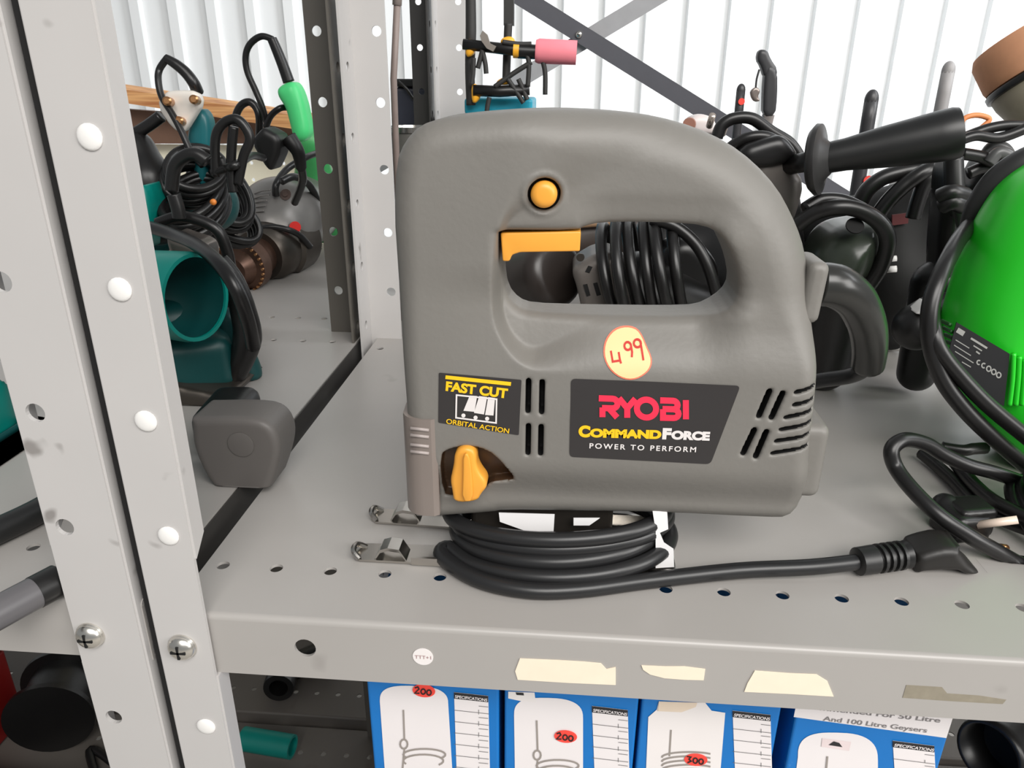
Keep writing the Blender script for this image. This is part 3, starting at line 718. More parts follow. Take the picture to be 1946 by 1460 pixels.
# ------------------------------------------------------------------ cartons under the shelf
BLUE = M('carton_blue', (0, 112, 190), .45, var=.06, scale=60, specks=.12, speck_col=(190, 215, 235)); CARTW = M('print_panel', (232, 226, 226), .5, var=.02)
GREY = M('print_grey', (150, 142, 136), .6); LINE = M('print_line', (110, 108, 108), .6); PBLK = M('print_black', (38, 36, 38), .6)
YB = .335
def on(px, lift): return [P(x, y, YB) + (0, -lift, 0) for x, y in px]
def face(px, lift=.0003): p = on(px, lift); return p, [list(range(len(p)))]
def strokes_on(st_, w, lift):
    return join(*[(lambda vf_: ([P(q[0], q[1], YB) + (0, -lift - q[2], 0) for q in vf_[0]], vf_[1]))(ribbon(s_, w)) for s_ in st_])
def carton(x0, x1, label, arch, table, element, price, ztop=.9545, extra=None):
    t = thing('carton', label, 'carton', ((x0 + x1) / 2, YB + .045, .4401), 'blue cartons under the shelf')
    add('carton_body', box((x0, YB, .4406), (x1, YB + .09, ztop)), BLUE, t, smooth=False, bevel=.0015)
    if arch: add('picture_panel', face(arch, .0003), CARTW, t, smooth=False)
    xL, xR, yL, yR = table                                       # top corners of the printed table
    sl = (yR - yL) / (xR - xL)
    ta = add('specification_table', face([(xL, yL), (xR, yR), (xR + 4, 1500), (xL + 6, 1500)], .0003), CARTW, t, smooth=False)
    add('table_heading', face([(xL, yL), (xR, yR), (xR, yR + 12), (xL, yL + 12)], .0005), PBLK, ta, smooth=False)
    A, B = P(xL + 2, yL + 10, YB), P(xR - 2, yR + 10, YB)
    add('heading_text', fit_text('SPECIFICATIONS', A + (0, -.0007, 0), B + (0, -.0007, 0), 7.5 * .42 / F, .02), CARTW, ta, smooth=False)
    rows = []; y = yL + 34
    while y < 1480:
        rows.append([(xL + 1, y), (xR + 1, y + sl * (xR - xL))])
        rows.append([(xR - 18, y - 8 + sl * (xR - xL)), (xR - 18, y + 8)]); rows.append([(xR - 18, y - 8), (xR, y - 8 + sl * 18)])
        y += 21.5
    add('table_rules', strokes_on(rows, 1.1, .0005), LINE, ta, smooth=False)
    if element: add('element_drawing', strokes_on(element, 3.4, .0006), GREY, t, smooth=False)
    if price:
        cx_, cy_, txt = price
        c_ = P(cx_, cy_, YB); k_ = .42 / F
        pp = [c_ + np.array([23 * k_ * math.cos(a), -.0009, 17 * k_ * math.sin(a)]) for a in np.linspace(0, 2 * PI, 25)[:-1]]
        s_ = add('price_sticker', (pp, [list(range(24))]), REDP, t, smooth=False)
        zer = lambda ox: arc(cx_ + ox, cy_ + ox * .16 + 1, 4.2, 5, 0, 360, 10)
        first = {'2': [(cx_ - 17, cy_ - 6), (cx_ - 11, cy_ - 8), (cx_ - 9, cy_ - 4), (cx_ - 17, cy_ + 4), (cx_ - 8, cy_ + 4)], '3': [(cx_ - 17, cy_ - 7), (cx_ - 9, cy_ - 6), (cx_ - 13, cy_ - 2), (cx_ - 9, cy_ + 2), (cx_ - 16, cy_ + 5)]}[txt[0]]
        add('price_writing', strokes_on([first, zer(-1), zer(10)], 2.6, .0012), INK, s_, smooth=False)
    if extra: extra(t)
    return t
def arch_px(xl, xr, ytop, ysh, xlb, xrb):
    m_ = (xl + xr) / 2; out = []
    for i in range(25):
        a = PI - PI * i / 24; ca, sa = math.cos(a), math.sin(a)
        e = lambda v_: math.copysign(abs(v_) ** .72, v_)
        out.append((m_ + (xr - xl) / 2 * e(ca), ysh + (xr - m_) * .05 * ca - (ysh - ytop) * e(sa)))
    return out + [(xrb, 1500), (xlb, 1500)]
heat = lambda x, y0, y1, flip=0: [[(x, y0), (x + 2, y1)], arc(x + 1, y1 + 8, 7, 9, 0, 360, 12), arc(x + 40, y1 + 28, 40, 11, 150, 400, 16), arc(x + 38, y1 + 40, 38, 12, 150, 400, 16), [(x + 2, y1 + 16), (x - 2, y1 + 60)]]
carton(-.1102, -.0316, 'blue carton nearest the rack post, price sticker at the top of its white arch', arch_px(722, 852, 1303, 1335, 734, 862), (863, 928, 1315, 1322), heat(767, 1348, 1405), (806, 1311, '200'))
def ex2(t):
    add('torn_label', face([(966, 1313), (1016, 1315), (1018, 1333), (990, 1331), (966, 1326)], .0007), PAPER, t, smooth=False)
    add('label_mark', face([(980, 1314), (995, 1315), (996, 1320), (982, 1319)], .0009), PBLK, t, smooth=False)
carton(-.0283, .0495, 'blue carton with red sticker low on its white arch, second from the post', arch_px(977, 1108, 1326, 1362, 979, 1108), (1125, 1193, 1341, 1349), heat(1020, 1368, 1426), (1075, 1398, '200'), extra=ex2)
def ex3(t):
    add('torn_wrapping', face([(1252, 1332), (1340, 1335), (1352, 1350), (1378, 1354), (1366, 1500), (1226, 1500), (1232, 1362), (1248, 1348)], .0004), PAPER, t, smooth=False)
    add('brown_tape', face([(1252, 1332), (1325, 1334), (1322, 1342), (1295, 1352), (1250, 1350)], .0008), M('tape_tan', (226, 208, 188), .6), t, smooth=False)
coil3 = [[(1275, 1386), (1272, 1436)]] + [arc(1310, 1438 + 8 * i, 52, 10, 175, 320, 14) for i in range(5)]
carton(.0513, .1300, 'blue carton with torn white wrapping over its picture, third from the post', None, (1392, 1464, 1350, 1358), coil3, (1322, 1442, '300'), extra=ex3)
def ex4(t):
    hp = add('header_panel', face([(1512, 1342), (1810, 1364), (1798, 1402), (1508, 1362)], .0004), CARTW, t, smooth=False)
    T4 = M('print_dim', (128, 124, 124), .6)
    add('header_text', join(fit_text('Recommended For 50 Litre', P(1506, 1343, YB) + (0, -.0007, 0), P(1785, 1372, YB) + (0, -.0007, 0), 11.5 * .42 / F, .012),
                            fit_text('And 100 Litre Geysers', P(1563, 1368, YB) + (0, -.0007, 0), P(1760, 1391, YB) + (0, -.0007, 0), 11.5 * .42 / F, .012)), T4, hp, smooth=False)
    add('photo_label', face([(1562, 1402), (1617, 1409), (1613, 1426), (1560, 1418)], .0006), M('label_pink', (226, 210, 210), .6), t, smooth=False)
    add('label_mark', face([(1574, 1414), (1584, 1407), (1594, 1410), (1600, 1418)], .0009), PBLK, t, smooth=False)
carton(.1385, .2243, 'blue carton with a white text header, farthest right and set apart by a gap', arch_px(1516, 1668, 1392, 1442, 1508, 1668), (1696, 1775, 1407, 1417), [[(1572, 1436), (1566, 1500)]], None, extra=ex4)
# black nozzle beside them
a = P(1878, 1432, .47); b = a + np.array([.17, .10, -.03])
t = thing('vacuum_nozzle', 'black open-ended nozzle tube beside the right-hand carton', 'nozzle', (a[0], a[1], .44))
prof = [(.03, .021), (.0, .0225), (-.0, .0255), (.004, .027), (.012, .0245), (.05, .027), (.17, .034)]
add('tube', lathe(prof, a, b - a, 32, close=False), BLACK, t)
add('bore', lathe([(.032, .0001), (.03, .021)], a, b - a, 24, close=False), DARK, t)
add('stand_body', blob([('c', b, b + np.array([.10, .05, -.12]), .036, .05), ('c', b + np.array([.10, .05, -.12]), b + np.array([.10, .05, .49 - b[2]]), .05, .05)], .005), BLACK, t)

# ================================================================== tools on the left shelf
PALEPL = M('clear_plug', (226, 220, 212), .25, var=.05); BRASS = M('brass', (190, 140, 96), .3, metal=.9)
CORD = M('tool_cord', (25, 24, 24), .34, var=.2, scale=60)
OLIVE = M('dark_olive', (40, 46, 40), .3, var=.15)

# teal tool with open dust tube
t = thing('planer', 'teal power planer with an open round dust tube, behind the left rack post', 'power tool', (-.31, .56, ZL))
a = P(374, 566, .53); dv = np.array([.955, -.30, .03]); dv /= np.linalg.norm(dv); a0 = a - dv * .10
prof = [(0, .026), (.0, .0335), (.06, .0335), (.094, .0345), (.100, .0335), (.100, .0306), (.098, .0304)]
add('dust_tube', lathe(prof, a0, dv, 40, close=False), TEAL, t, auto=40)
add('bore', lathe([(.030, .0001), (.030, .0294), (.098, .0303)], a0, dv, 36, close=False), DTEAL, t)  # inner wall in darker teal, shade inside the tube painted in
add('body', blob([('b', (-.345, .585, 1.050), (.040, .040, .034), .018, (0, 0, .5)), ('b', (P(345, 690, .56)[0], .575, 1.032), (.034, .030, .024), .012, (0, 0, .5))], .003, .01), DTEAL, t)
add('sole_plate', puff([(300, 690), (420, 675), (492, 690), (488, 708), (425, 775), (330, 800), (300, 780)], .575, .040, .004, .003, 0), DULL, t)
add('rear_housing', tube([P(415, 495, .575), P(442, 535, .575), P(462, 590, .575), P(470, 645, .575), P(452, 700, .575), P(430, 740, .575)], [.008, .0095, .0105, .012, .010, .008], 12), BLACK, t)
add('motor_housing', blob([('c', P(430, 610, .60), P(462, 700, .60), .012, .013), ('c', P(462, 690, .60), P(478, 712, .60), .011, .008)], .0025, .01), DTEAL, t)

# belt sander end with blunt hexagonal cap
t = thing('sander', 'black tool with a blunt grey six-sided end, lying across the shelf joint', 'power tool', (-.22, .46, ZL))
hexp = [(384, 766), (420, 759), (500, 757), (545, 766), (566, 806), (556, 855), (536, 905), (520, 944), (488, 958), (428, 948), (392, 905), (366, 845), (366, 795)]
GCAP = M('grey_cap', (96, 92, 89), .5, var=.06, scale=20)
add('end_cap', puff(hexp, .428, .017, .0045, .0015, 2), GCAP, t)
add('body', blob([('b', (-.246, .484, 1.022), (.018, .030, .015), .010, (0, 0, .10))], .003, .01), BLACK, t)
add('cap_boss', lathe([(0, .0085), (.0006, .0085), (.0008, .0078)], P(458, 845, .4109), (0, -1, 0), 24), GCAP, t, auto=30)

# black-wrapped teal tools behind it
def sheetpins(t, pts, Y, r=.004):
    for q in pts: add('pin', lathe([(0, r), (.012, r), (.0135, r * .6)], P(q[0], q[1], Y), (.25, -1, .1), 14), BRASS, t, auto=40)
t = thing('grinder', 'teal grinder wrapped in its black cord, clear plug standing on top', 'power tool', (-.40, .70, ZL))
add('body', blob([('c', P(310, 410, .73), P(400, 388, .75), .034, .028), ('b', (-.42, .735, 1.04), (.05, .035, .035), .02, (0, 0, .2)), ('c', P(275, 430, .71), P(285, 360, .71), .018, .018)], .0035, .02), DTEAL, t)
add('side_housing', puff([(262, 348), (312, 346), (322, 380), (318, 440), (300, 470), (262, 470)], .66, .020, .006, .0025), TEAL, t)
add('plug_face', puff([(297, 201), (312, 174), (345, 171), (383, 172), (391, 198), (376, 222), (361, 246), (349, 252), (328, 246)], .70, .006, .0035, .0015, 1), PALEPL, t)
sheetpins(t, ((324, 194), (374, 191), (346, 231)), .694)
add('plug_back', puff([(372, 212), (395, 203), (410, 222), (413, 262), (407, 335), (395, 360), (372, 345), (350, 258)], .718, .011, .008, .002), M('teal_grey', (28, 98, 104), .35), t)
add('plug_sleeve', cable([(314, 110, .70), (334, 122, .70), (353, 138, .70), (368, 158, .70), (376, 176, .705)], [.0036, .0046, .0050, .0052, .0054], 10), CORD, t)
add('power_cord', cable([(318, 110, .70), (303, 132, .70), (301, 155, .695), (308, 185, .69), (327, 216, .685), (345, 250, .68), (364, 290, .675), (385, 315, .67)], .0030), CORD, t)
add('cord_bundle', coil(P(368, 338, .69), (.55, -.6, .5), .026, .020, 6, .0070, .0040, .3, seed=3), CORD, t)
add('cord_bundle', coil(P(372, 392, .69), (.2, -.55, .8), .034, .022, 5, .0070, .0040, 1.0, seed=5), CORD, t)
add('handle', blob([('c', P(258, 285, .70), P(285, 345, .69), .018, .020), ('c', P(285, 345, .69), P(300, 430, .68), .020, .018)], .003, .01), BLACK, t)
add('cord_end', cable([(250, 258, .70), (280, 240, .70), (306, 221, .70)], .0055), CORD, t)
add('orange_button', lathe([(0, .0028), (.002, .0024)], P(406, 384, .625), (0, -1, .1), 14), M('orange_dot', (222, 130, 50), .5), t)
t = thing('heat_gun', 'dark grey metal block tool lying under the black cords, above the dust tube', 'power tool', (-.33, .66, ZL))
add('nozzle', puff([(322, 442), (370, 438), (410, 450), (419, 470), (416, 496), (398, 506), (330, 490), (318, 470)], .625, .020, .005, .002, 1), M('block_metal', (120, 112, 106), .3, metal=.6, var=.2), t)
add('support', blob([('c', P(370, 470, .64), (-.318, .655, 1.06), .014, .013), ('c', (-.318, .655, 1.06), (-.318, .655, 1.01), .013, .013)], .003), BLACK, t)
add('power_cord', cable([(286, 432, .60), (333, 447, .575), (374, 466, .540), (415, 500, .505), (448, 548, .492), (472, 612, .498), (482, 660, .508)], .0052), CORD, t)
add('power_cord', cable([(300, 425, .61), (340, 412, .61), (382, 420, .61), (415, 440, .61), (432, 480, .615), (440, 520, .63)], .0050), CORD, t)

# green plug, its sleeve and the loops of cord round the drill
t = thing('hammer_drill', 'old grey hammer drill with a rusty chuck and red dot on the rear shelf', 'power tool', (-.38, 1.0, SZ))
GREYC = M('cast_grey', (122, 119, 116), .35, metal=.35, var=.12, scale=30, specks=.3)
RUST = M('rusty_steel', (96, 72, 60), .4, metal=.7, var=.4, scale=80)
A = P(447, 514, .90); Bq = P(532, 462, 1.02); dv = Bq - A; Lc = np.linalg.norm(dv)
add('chuck', lathe([(-.004, .006), (-.004, .016), (.004, .020), (.010, .024), (.012, .034), (.030, .035), (.033, .0275), (.050, .0265), (.075, .0255)], A, dv, 36, close=True), RUST, t, auto=30)
for k in range(30):
    u_, v__, d_ = basis(dv); an = 2 * PI * k / 30; c_ = A + d_ * .0125 / 1 + (u_ * math.cos(an) + v__ * math.sin(an)) * .0322
    if k % 1 == 0: add('chuck_tooth', tube([c_ - d_ * .004, c_ + d_ * .006], .0017, 6, smooth=False), BRASS, t, smooth=False)
add('jaw', lathe([(-.012, .003), (-.004, .006)], A, dv, 12), DARK, t)
add('gear_neck', lathe([(.06, .034), (.068, .041), (.10, .043), (.105, .048), (.15, .050)], A, dv, 36), DULL, t, auto=40)
c1 = P(533, 418, 1.05); c2 = P(585, 395, 1.17)
add('motor_body', blob([('c', c1, c2, .056, .055), ('c', P(520, 440, 1.02), c1, .050, .054)], .0035, .02), GREYC, t)
add('neck_band', tube([P(461 + 0, 462, .965), P(480, 442, .962), P(512, 432, .965), (P(545, 436, .972)), P(570, 448, .985), P(590, 470, 1.0)], .0042, 10), CORD, t)
add('price_dot', lathe([(0, .0078), (.0008, .0078)], P(561, 432, .985), (0.1, -1, .35), 20), M('red_dot', (226, 30, 22), .5), t, auto=30)
add('screw_recess', lathe([(0, .0075), (.001, .0075), (.001, .004), (.003, .0035)], P(543, 370, 1.008), (0, -1, .45), 20), M('screw_brown', (78, 62, 56), .5), t, auto=30)
for k in range(5):
    y = 362 + 10 * k; add('cooling_rib', cable([(484 - 3 * k, y + 6, 1.006 - .004 * k), (498 - 3 * k, y + 1, .998 - .004 * k), (514 - 3 * k, y - 1, .996 - .004 * k)], .0012, 6), GREYC, t)
add('rear_handle', blob([('c', P(590, 270, 1.14), P(600, 360, 1.17), .024, .03), ('c', P(600, 360, 1.17), P(615, 420, 1.18), .03, .035)], .0035, .02), M('drill_green', (60, 150, 84), .4), t)
add('plug_grip', puff([(525, 166), (556, 153), (577, 161), (588, 190), (596, 228), (599, 252), (586, 268), (558, 270), (549, 232), (541, 203), (527, 184)], .85, .016, .010, .002), MINT, t)
add('plug_sleeve', cable([(517, 74, .85), (526, 95, .85), (538, 125, .85), (549, 156, .85)], [.0052, .0056, .0060, .0064], 12), CORD, t)
add('power_cord', cable([(519, 75, .85), (497, 69, .85), (476, 83, .85), (467, 106, .85), (470, 136, .85), (486, 173, .85), (499, 205, .85), (508, 240, .855), (505, 262, .86)], .0034), CORD, t)
add('power_cord', cable([(505, 242, .85), (515, 220, .85), (532, 206, .85), (548, 204, .86)], .0034), CORD, t)
add('power_cord', cable([(448, 240, .86), (449, 218, .86), (459, 200, .86), (474, 194, .86), (487, 205, .86), (493, 226, .86), (492, 262, .87)], .0042), CORD, t)
add('power_cord', cable([(606, 290, 1.10), (580, 300, 1.06), (545, 322, 1.03), (525, 350, 1.00), (524, 372, 1.0)], .0046), CORD, t)
add('power_cord', cable([(535, 345, .98), (560, 336, 1.0), (588, 352, 1.04), (606, 390, 1.08), (611, 440, 1.1)], .0050), CORD, t)
BPLUG = M('plug_dark', (18, 17, 17), .45, var=.1)
t = thing('power_plug', 'chunky black plug with its cord looping up, hanging in front of the pale panel', 'plug', P(515, 325, .80))
add('plug_body', puff([(476, 268), (498, 243), (524, 240), (552, 256), (552, 283), (537, 316), (512, 326), (498, 308)], .80, .018, .006, .002, 1), BPLUG, t)
add('strain_relief', cable([(548, 262, .80), (566, 288, .80), (572, 318, .81)], [.009, .007, .006], 12), BPLUG, t)
add('power_cord', cable([(572, 318, .81), (575, 345, .83), (560, 385, .86)], .0045), CORD, t)
add('power_cord', cable([(410, 335, .635), (409, 268, .635), (421, 238, .635), (446, 226, .635), (465, 240, .635), (475, 266, .635), (463, 297, .635), (452, 350, .635)], .0040), CORD, t)
add('power_cord', cable([(444, 241, .635), (440, 285, .635), (439, 330, .635), (443, 365, .635)], .0040), CORD, t)
add('power_cord', cable([(404, 330, .635), (430, 320, .635), (452, 312, .635), (478, 296, .72), (500, 300, .76)], .0038), CORD, t)
t = thing('cord_coil', 'tangled coil of black cord between the teal grinder and the grey drill', 'cord', (-.36, .86, SZ))
add('loops', coil(P(418, 372, .84), (.5, -.6, .4), .024, .040, 5, .008, .0044, .4, seed=8), CORD, t)
add('loops', coil(P(424, 415, .86), (.6, -.6, .3), .022, .042, 4, .008, .0044, .8, seed=9), CORD, t)
add('tail', cable([(326, 362, .605), (332, 318, .605), (352, 297, .605), (374, 294, .605), (394, 306, .605)], .0055), CORD, t)
add('tail', cable([(330, 370, .595), (338, 396, .595), (341, 415, .595)], .0055), CORD, t)

# left edge, in front
t = thing('planer', 'dark teal tool body cut off by the left edge of the picture', 'power tool', (P(0, 985, .46)[0], .46, ZL))
add('body', puff([(-90, 650), (-30, 655), (8, 690), (28, 745), (48, 830), (66, 915), (64, 968), (20, 985), (-60, 985), (-120, 930)], .46, .045, .030, .003), TEAL, t)
add('lower_casing', puff([(-90, 850), (30, 855), (62, 900), (70, 950), (40, 992), (-80, 1000)], .455, .052, .02, .003), DTEAL, t)
t = thing('cable', 'black cable lying on the left shelf behind the post, under the teal tool', 'cord', PZ(40, 990, ZL))
add('cable', tube([PZ(-90, 1050, ZL + .008), PZ(-10, 1012, ZL + .008), PZ(80, 968, ZL + .008), PZ(190, 900, ZL + .008)], .0078, 12), RUBBER, t)
t = thing('steel_tube', 'grey round tube lying on the front of the left shelf', 'tube', PZ(40, 1150, ZL))
a, b = PZ(-70, 1200, ZL + .0085), PZ(66, 1127, ZL + .0085)
add('tube_body', lathe([(0, .0083), (np.linalg.norm(b - a), .0083)], a, b - a, 24), M('tube_grey', (92, 90, 92), .3, var=.1), t, auto=40)
add('end_plug', lathe([(0, .0086), (.012, .0086), (.013, .0076)], b, b - a, 24), BLACK, t, auto=40)
# beam and pale panel behind the left bay
WOOD = bpy.data.materials.new('wood'); WOOD.use_nodes = True
_n = WOOD.node_tree.nodes; _l = WOOD.node_tree.links; _b = _n['Principled BSDF']; _b.inputs['Roughness'].default_value = .6
_tc = _n.new('ShaderNodeTexCoord'); _mp = _n.new('ShaderNodeMapping'); _mp.inputs['Scale'].default_value = (3, 30, 160); _nz = _n.new('ShaderNodeTexNoise'); _nz.inputs['Scale'].default_value = 1.5; _nz.inputs['Detail'].default_value = 4
_rp = _n.new('ShaderNodeValToRGB'); _rp.color_ramp.elements[0].color = srgb((176, 112, 66)) + (1,); _rp.color_ramp.elements[1].color = srgb((232, 178, 120)) + (1,); _rp.color_ramp.elements[0].position = .3; _rp.color_ramp.elements[1].position = .65
_l.new(_tc.outputs['Object'], _mp.inputs[0]); _l.new(_mp.outputs[0], _nz.inputs['Vector']); _l.new(_nz.outputs['Fac'], _rp.inputs[0]); _l.new(_rp.outputs[0], _b.inputs['Base Color'])
A0, A1, B0, B1 = P(160, 158, 1.30), P(160, 184, 1.30), P(640, 232, 1.24), P(640, 258, 1.24)
t = thing('timber_batten', 'orange-brown timber batten running behind the clear plug and green plug', 'timber', P(300, 275, 1.32))
add('front_batten', prism([A0, B0, B1, A1], (0, .05, .004)), WOOD, t, smooth=False)
qx = P(170, 200, 1.34)[0]; add('support_leg', box((qx - .03, 1.3605, .0005), (qx + .03, 1.3715, P(140, 200, 1.34)[2])), M('rail_brown', (112, 84, 68), .6, var=.1), t, smooth=False)
add('lower_rail', prism([P(140, 200, 1.34), P(640, 238, 1.34), P(640, 273, 1.34), P(140, 273, 1.34)], (0, .02, 0)), M('rail_brown', (112, 84, 68), .6, var=.1), t, smooth=False)
t = thing('pegboard', 'cream perforated panel low behind the drill and black cords', 'panel', (-.9, 1.375, 0))
p0, p1 = P(120, 272, 1.37), P(660, 272, 1.37)
hl = [(p0[0] + .02 + .0300 * i, 1.02 + .0300 * j, .0035) for i in range(19) for j in range(6)]
hl = [h_ for h_ in hl if h_[0] < p1[0] - .01 and h_[1] < p0[2] - .012]
add('board', plate([(p0[0], .0005), (p1[0], .0005), (p1[0], p0[2]), (p0[0], p0[2])], hl, .004, (0, 1.375, 0), (1, 0, 0), (0, 0, 1)), M('cream_board', (255, 248, 224), .6, var=.03), t, smooth=False)

# ================================================================== seen through the handle and right of the saw
t = thing('angle_grinder', 'black angle grinder wrapped in its cord, seen through the jigsaw handle', 'power tool', (.07, .66, SZ))
HEADG = M('gearhead_grey', (112, 106, 101), .4, metal=.3, var=.15)
add('gear_head', puff([(1086, 506), (1094, 481), (1130, 460), (1158, 459), (1174, 481), (1196, 560), (1216, 640), (1190, 700), (1130, 700), (1108, 600), (1097, 545)], .66, .030, .010, .002, 1), HEADG, t)
for px in ([(1108, 541), (1116, 539), (1122, 561), (1115, 563)], [(1127, 538), (1135, 536), (1142, 560), (1134, 562)], [(1118, 505), (1126, 507), (1120, 519), (1112, 516)]):
    add('vent_slot', prism([P(x, y, .631) for x, y in px][::-1], (0, -.0012, 0)), DARK, t, smooth=False)
add('head_screw', lathe([(0, .0036), (.0015, .0034)], P(1103, 489, .632), (0, -1, 0), 16), DULL, t, auto=40)
add('motor_body', blob([('c', P(1200, 560, .68), P(1320, 590, .685), .040, .030), ('c', P(1180, 600, .67), P(1190, 720, .66), .035, .03)], .003, .01), BLACK, t)
add('cord_wrap', coil(P(1228, 510, .665), (.95, -.15, .2), .056, .046, 6, .0115, .0050, .1, seed=11), CORD, t)
add('cord_wrap', cable([(1238, 416, .63), (1285, 432, .63), (1325, 468, .625), (1350, 520, .62), (1372, 600, .62)], .0050), CORD, t)
add('trigger_handle', puff([(1240, 470), (1290, 430), (1345, 470), (1370, 520), (1372, 640), (1270, 660), (1230, 580)], .70, .026, .012, .0025), BLACK, t)
t = thing('grinder', 'dark round-ended tool body, left side of the jigsaw handle opening', 'power tool', (-.02, .72, SZ))
a, b = P(930, 545, .76), P(1046, 520, .69)
add('barrel', lathe([(0, .030), (.01, .034)] + [(np.linalg.norm(b - a) + .016 * math.sin(q), .021 + .013 * math.cos(q)) for q in np.linspace(0, 1.5, 6)], a, b - a, 32), M('barrel_dark', (44, 38, 35), .35, var=.3, scale=20), t)
add('foot', blob([('c', a, (a[0], a[1], 1.025), .028, .024), ('c', P(985, 560, .73), (P(985, 560, .73)[0], .73, 1.02), .022, .018)], .003, .01), BLACK, t)
t = thing('cord_coil', 'heap of black cords behind the angle grinder, top of the handle opening', 'cord', (.13, 1.1, SZ))
add('loops', coil((.13, 1.10, 1.085), (.15, -.95, .25), .12, .066, 6, .009, .0060, .1, seed=14), CORD, t)
t = thing('drill', 'black drill lying behind the jigsaw handle opening on the right', 'power tool', (.22, .86, SZ))
add('body', blob([('c', P(1270, 470, .86), P(1420, 520, .84), .045, .05), ('c', P(1380, 540, .82), P(1480, 500, .86), .04, .045), ('b', (.22, .86, 1.03), (.06, .04, .03), .01, (0, 0, .2))], .004, .02), BLACK, t)

t = thing('sander', 'dark brown tool on the rear shelf, glimpsed between trigger and grinder cord', 'power tool', (.06, 1.0, SZ))
BRN = M('dark_brown', (58, 48, 42), .4, var=.3, scale=30)
add('body', blob([('c', P(1085, 452, 1.0), P(1215, 440, 1.0), .032, .036), ('b', (P(1150, 480, 1.0)[0], 1.0, 1.03), (.05, .03, .028), .01, (0, 0, 0))], .003, .015), BRN, t)
add('top_strip', cable([(1100, 428, .964), (1150, 424, .962), (1200, 420, .960)], .004, 8), M('tan_strip', (150, 120, 92), .5), t)
# grinder with the long side handle
t = thing('angle_grinder', 'black angle grinder with a long flanged side handle, right of the jigsaw top', 'power tool', (.27, .70, SZ))
add('gear_head', puff([(1392, 300), (1445, 268), (1482, 276), (1515, 298), (1514, 322), (1530, 348), (1518, 400), (1500, 440), (1440, 450), (1390, 400)], .66, .034, .012, .002, 1), HEADG, t)
add('upper_housing', puff([(1376, 268), (1430, 250), (1470, 252), (1505, 272), (1520, 298), (1480, 318), (1430, 318), (1380, 300)], .655, .036, .008, .002, 1), BLACK, t)
add('motor_body', blob([('c', P(1455, 400, .695), P(1460, 470, .70), .030, .026), ('c', P(1460, 470, .70), (P(1460, 470, .70)[0], .70, 1.03), .026, .022)], .004, .02), BLACK, t)
a, b = P(1552, 304, .60), P(1824, 252, .58); dv = b - a; Lh = np.linalg.norm(dv)
add('handle_grip', lathe([(0, .0105), (.004, .0112), (.02, .0118), (Lh * .5, .0150), (Lh * .85, .0178), (Lh - .004, .0182), (Lh, .0172), (Lh, .012), (Lh - .01, .011)], a, dv, 36, close=False), RUBBER, t, auto=40)
add('handle_flange', lathe([(-.006, .006), (-.004, .022), (0, .0262), (.003, .0258), (.005, .016), (.010, .0112)], a, dv * np.array([1, 1, .6]) + np.array([0, -.03, 0]), 36), M('flange_rubber', (44, 43, 43), .4), t, auto=60)
add('handle_stud', tube([P(1500, 314, .63), a], .0075, 12, smooth=False), BLACK, t)
add('power_cord', cable([(1362, 262, .66), (1372, 238, .66), (1396, 225, .66), (1430, 226, .66), (1465, 250, .66), (1500, 272, .66), (1520, 300, .66)], .0050), CORD, t)
add('power_cord', cable([(1380, 285, .64), (1420, 262, .635), (1462, 262, .635), (1500, 290, .64)], .0045), CORD, t)
t = thing('power_plug', 'pale plug with two metal pins just above the jigsaw handle', 'plug', P(1325, 260, .74))
add('plug_body', puff([(1302, 224), (1318, 216), (1345, 218), (1362, 232), (1362, 256), (1320, 256), (1304, 246)], .74, .012, .006, .0018, 1), M('plug_pale', (214, 204, 202), .4), t)
for x, y in ((1352, 228), (1377, 243)): add('pin', tube([P(x - 4, y + 12, .70), P(x + 2, y - 9, .69)], .0030, 10, smooth=False), M('pin_nickel', (214, 200, 190), .25, metal=.8), t)
add('brown_end', lathe([(0, .006), (.004, .0055)], P(1310, 236, .727), (-.2, -1, 0), 16), M('plug_brown', (150, 104, 88), .5), t, auto=40)
add('power_cord', tube([P(1345, 250, .74), P(1350, 290, .80), (.19, .91, 1.16), (.165, .95, 1.05), (.155, .97, 1.012)], .0045, 10), CORD, t)

# dark oval motor housing
t = thing('polisher', 'glossy dark green oval tool end with a cord round its rim', 'power tool', (.31, .62, SZ))
add('housing', puff([(1530, 440), (1560, 412), (1612, 404), (1658, 420), (1682, 452), (1676, 496), (1648, 546), (1600, 560), (1540, 540), (1510, 490)], .63, .046, .034, .0025), M('green_black', (50, 56, 48), .3, var=.1), t)
add('rim_cord', cable([(1515, 428, .60), (1550, 404, .595), (1592, 394, .59), (1634, 400, .59), (1672, 424, .59), (1687, 458, .59), (1675, 505, .595), (1650, 545, .60)], .0062), CORD, t)
add('air_hole', lathe([(0, .0068), (.0012, .0068)], P(1624, 430, .590), (0, -1, .9), 18), DARK, t, auto=40)
add('belly', blob([('c', P(1605, 500, .635), (P(1605, 500, .635)[0], .64, 1.02), .028, .022)], .003, .02), BLACK, t)
add('cord_loop', cable([(1530, 396, .60), (1560, 380, .605), (1600, 381, .605), (1640, 398, .60)], .0050), CORD, t)
t = thing('cord_coil', 'big loops of black hose between the oval tool and the black stand', 'cord', (.40, .74, SZ))
add('loops', cable([(1628, 402, .68), (1645, 365, .68), (1675, 340, .68), (1712, 328, .68), (1750, 322, .68), (1790, 322, .69)], .0068, 12), CORD, t)
add('loops', cable([(1664, 415, .67), (1690, 380, .67), (1722, 350, .67), (1760, 325, .67), (1790, 315, .68)], .0066, 12), CORD, t)
add('loops', cable([(1735, 415, .67), (1745, 380, .67), (1760, 345, .67), (1785, 330, .67)], .0062, 12), CORD, t)

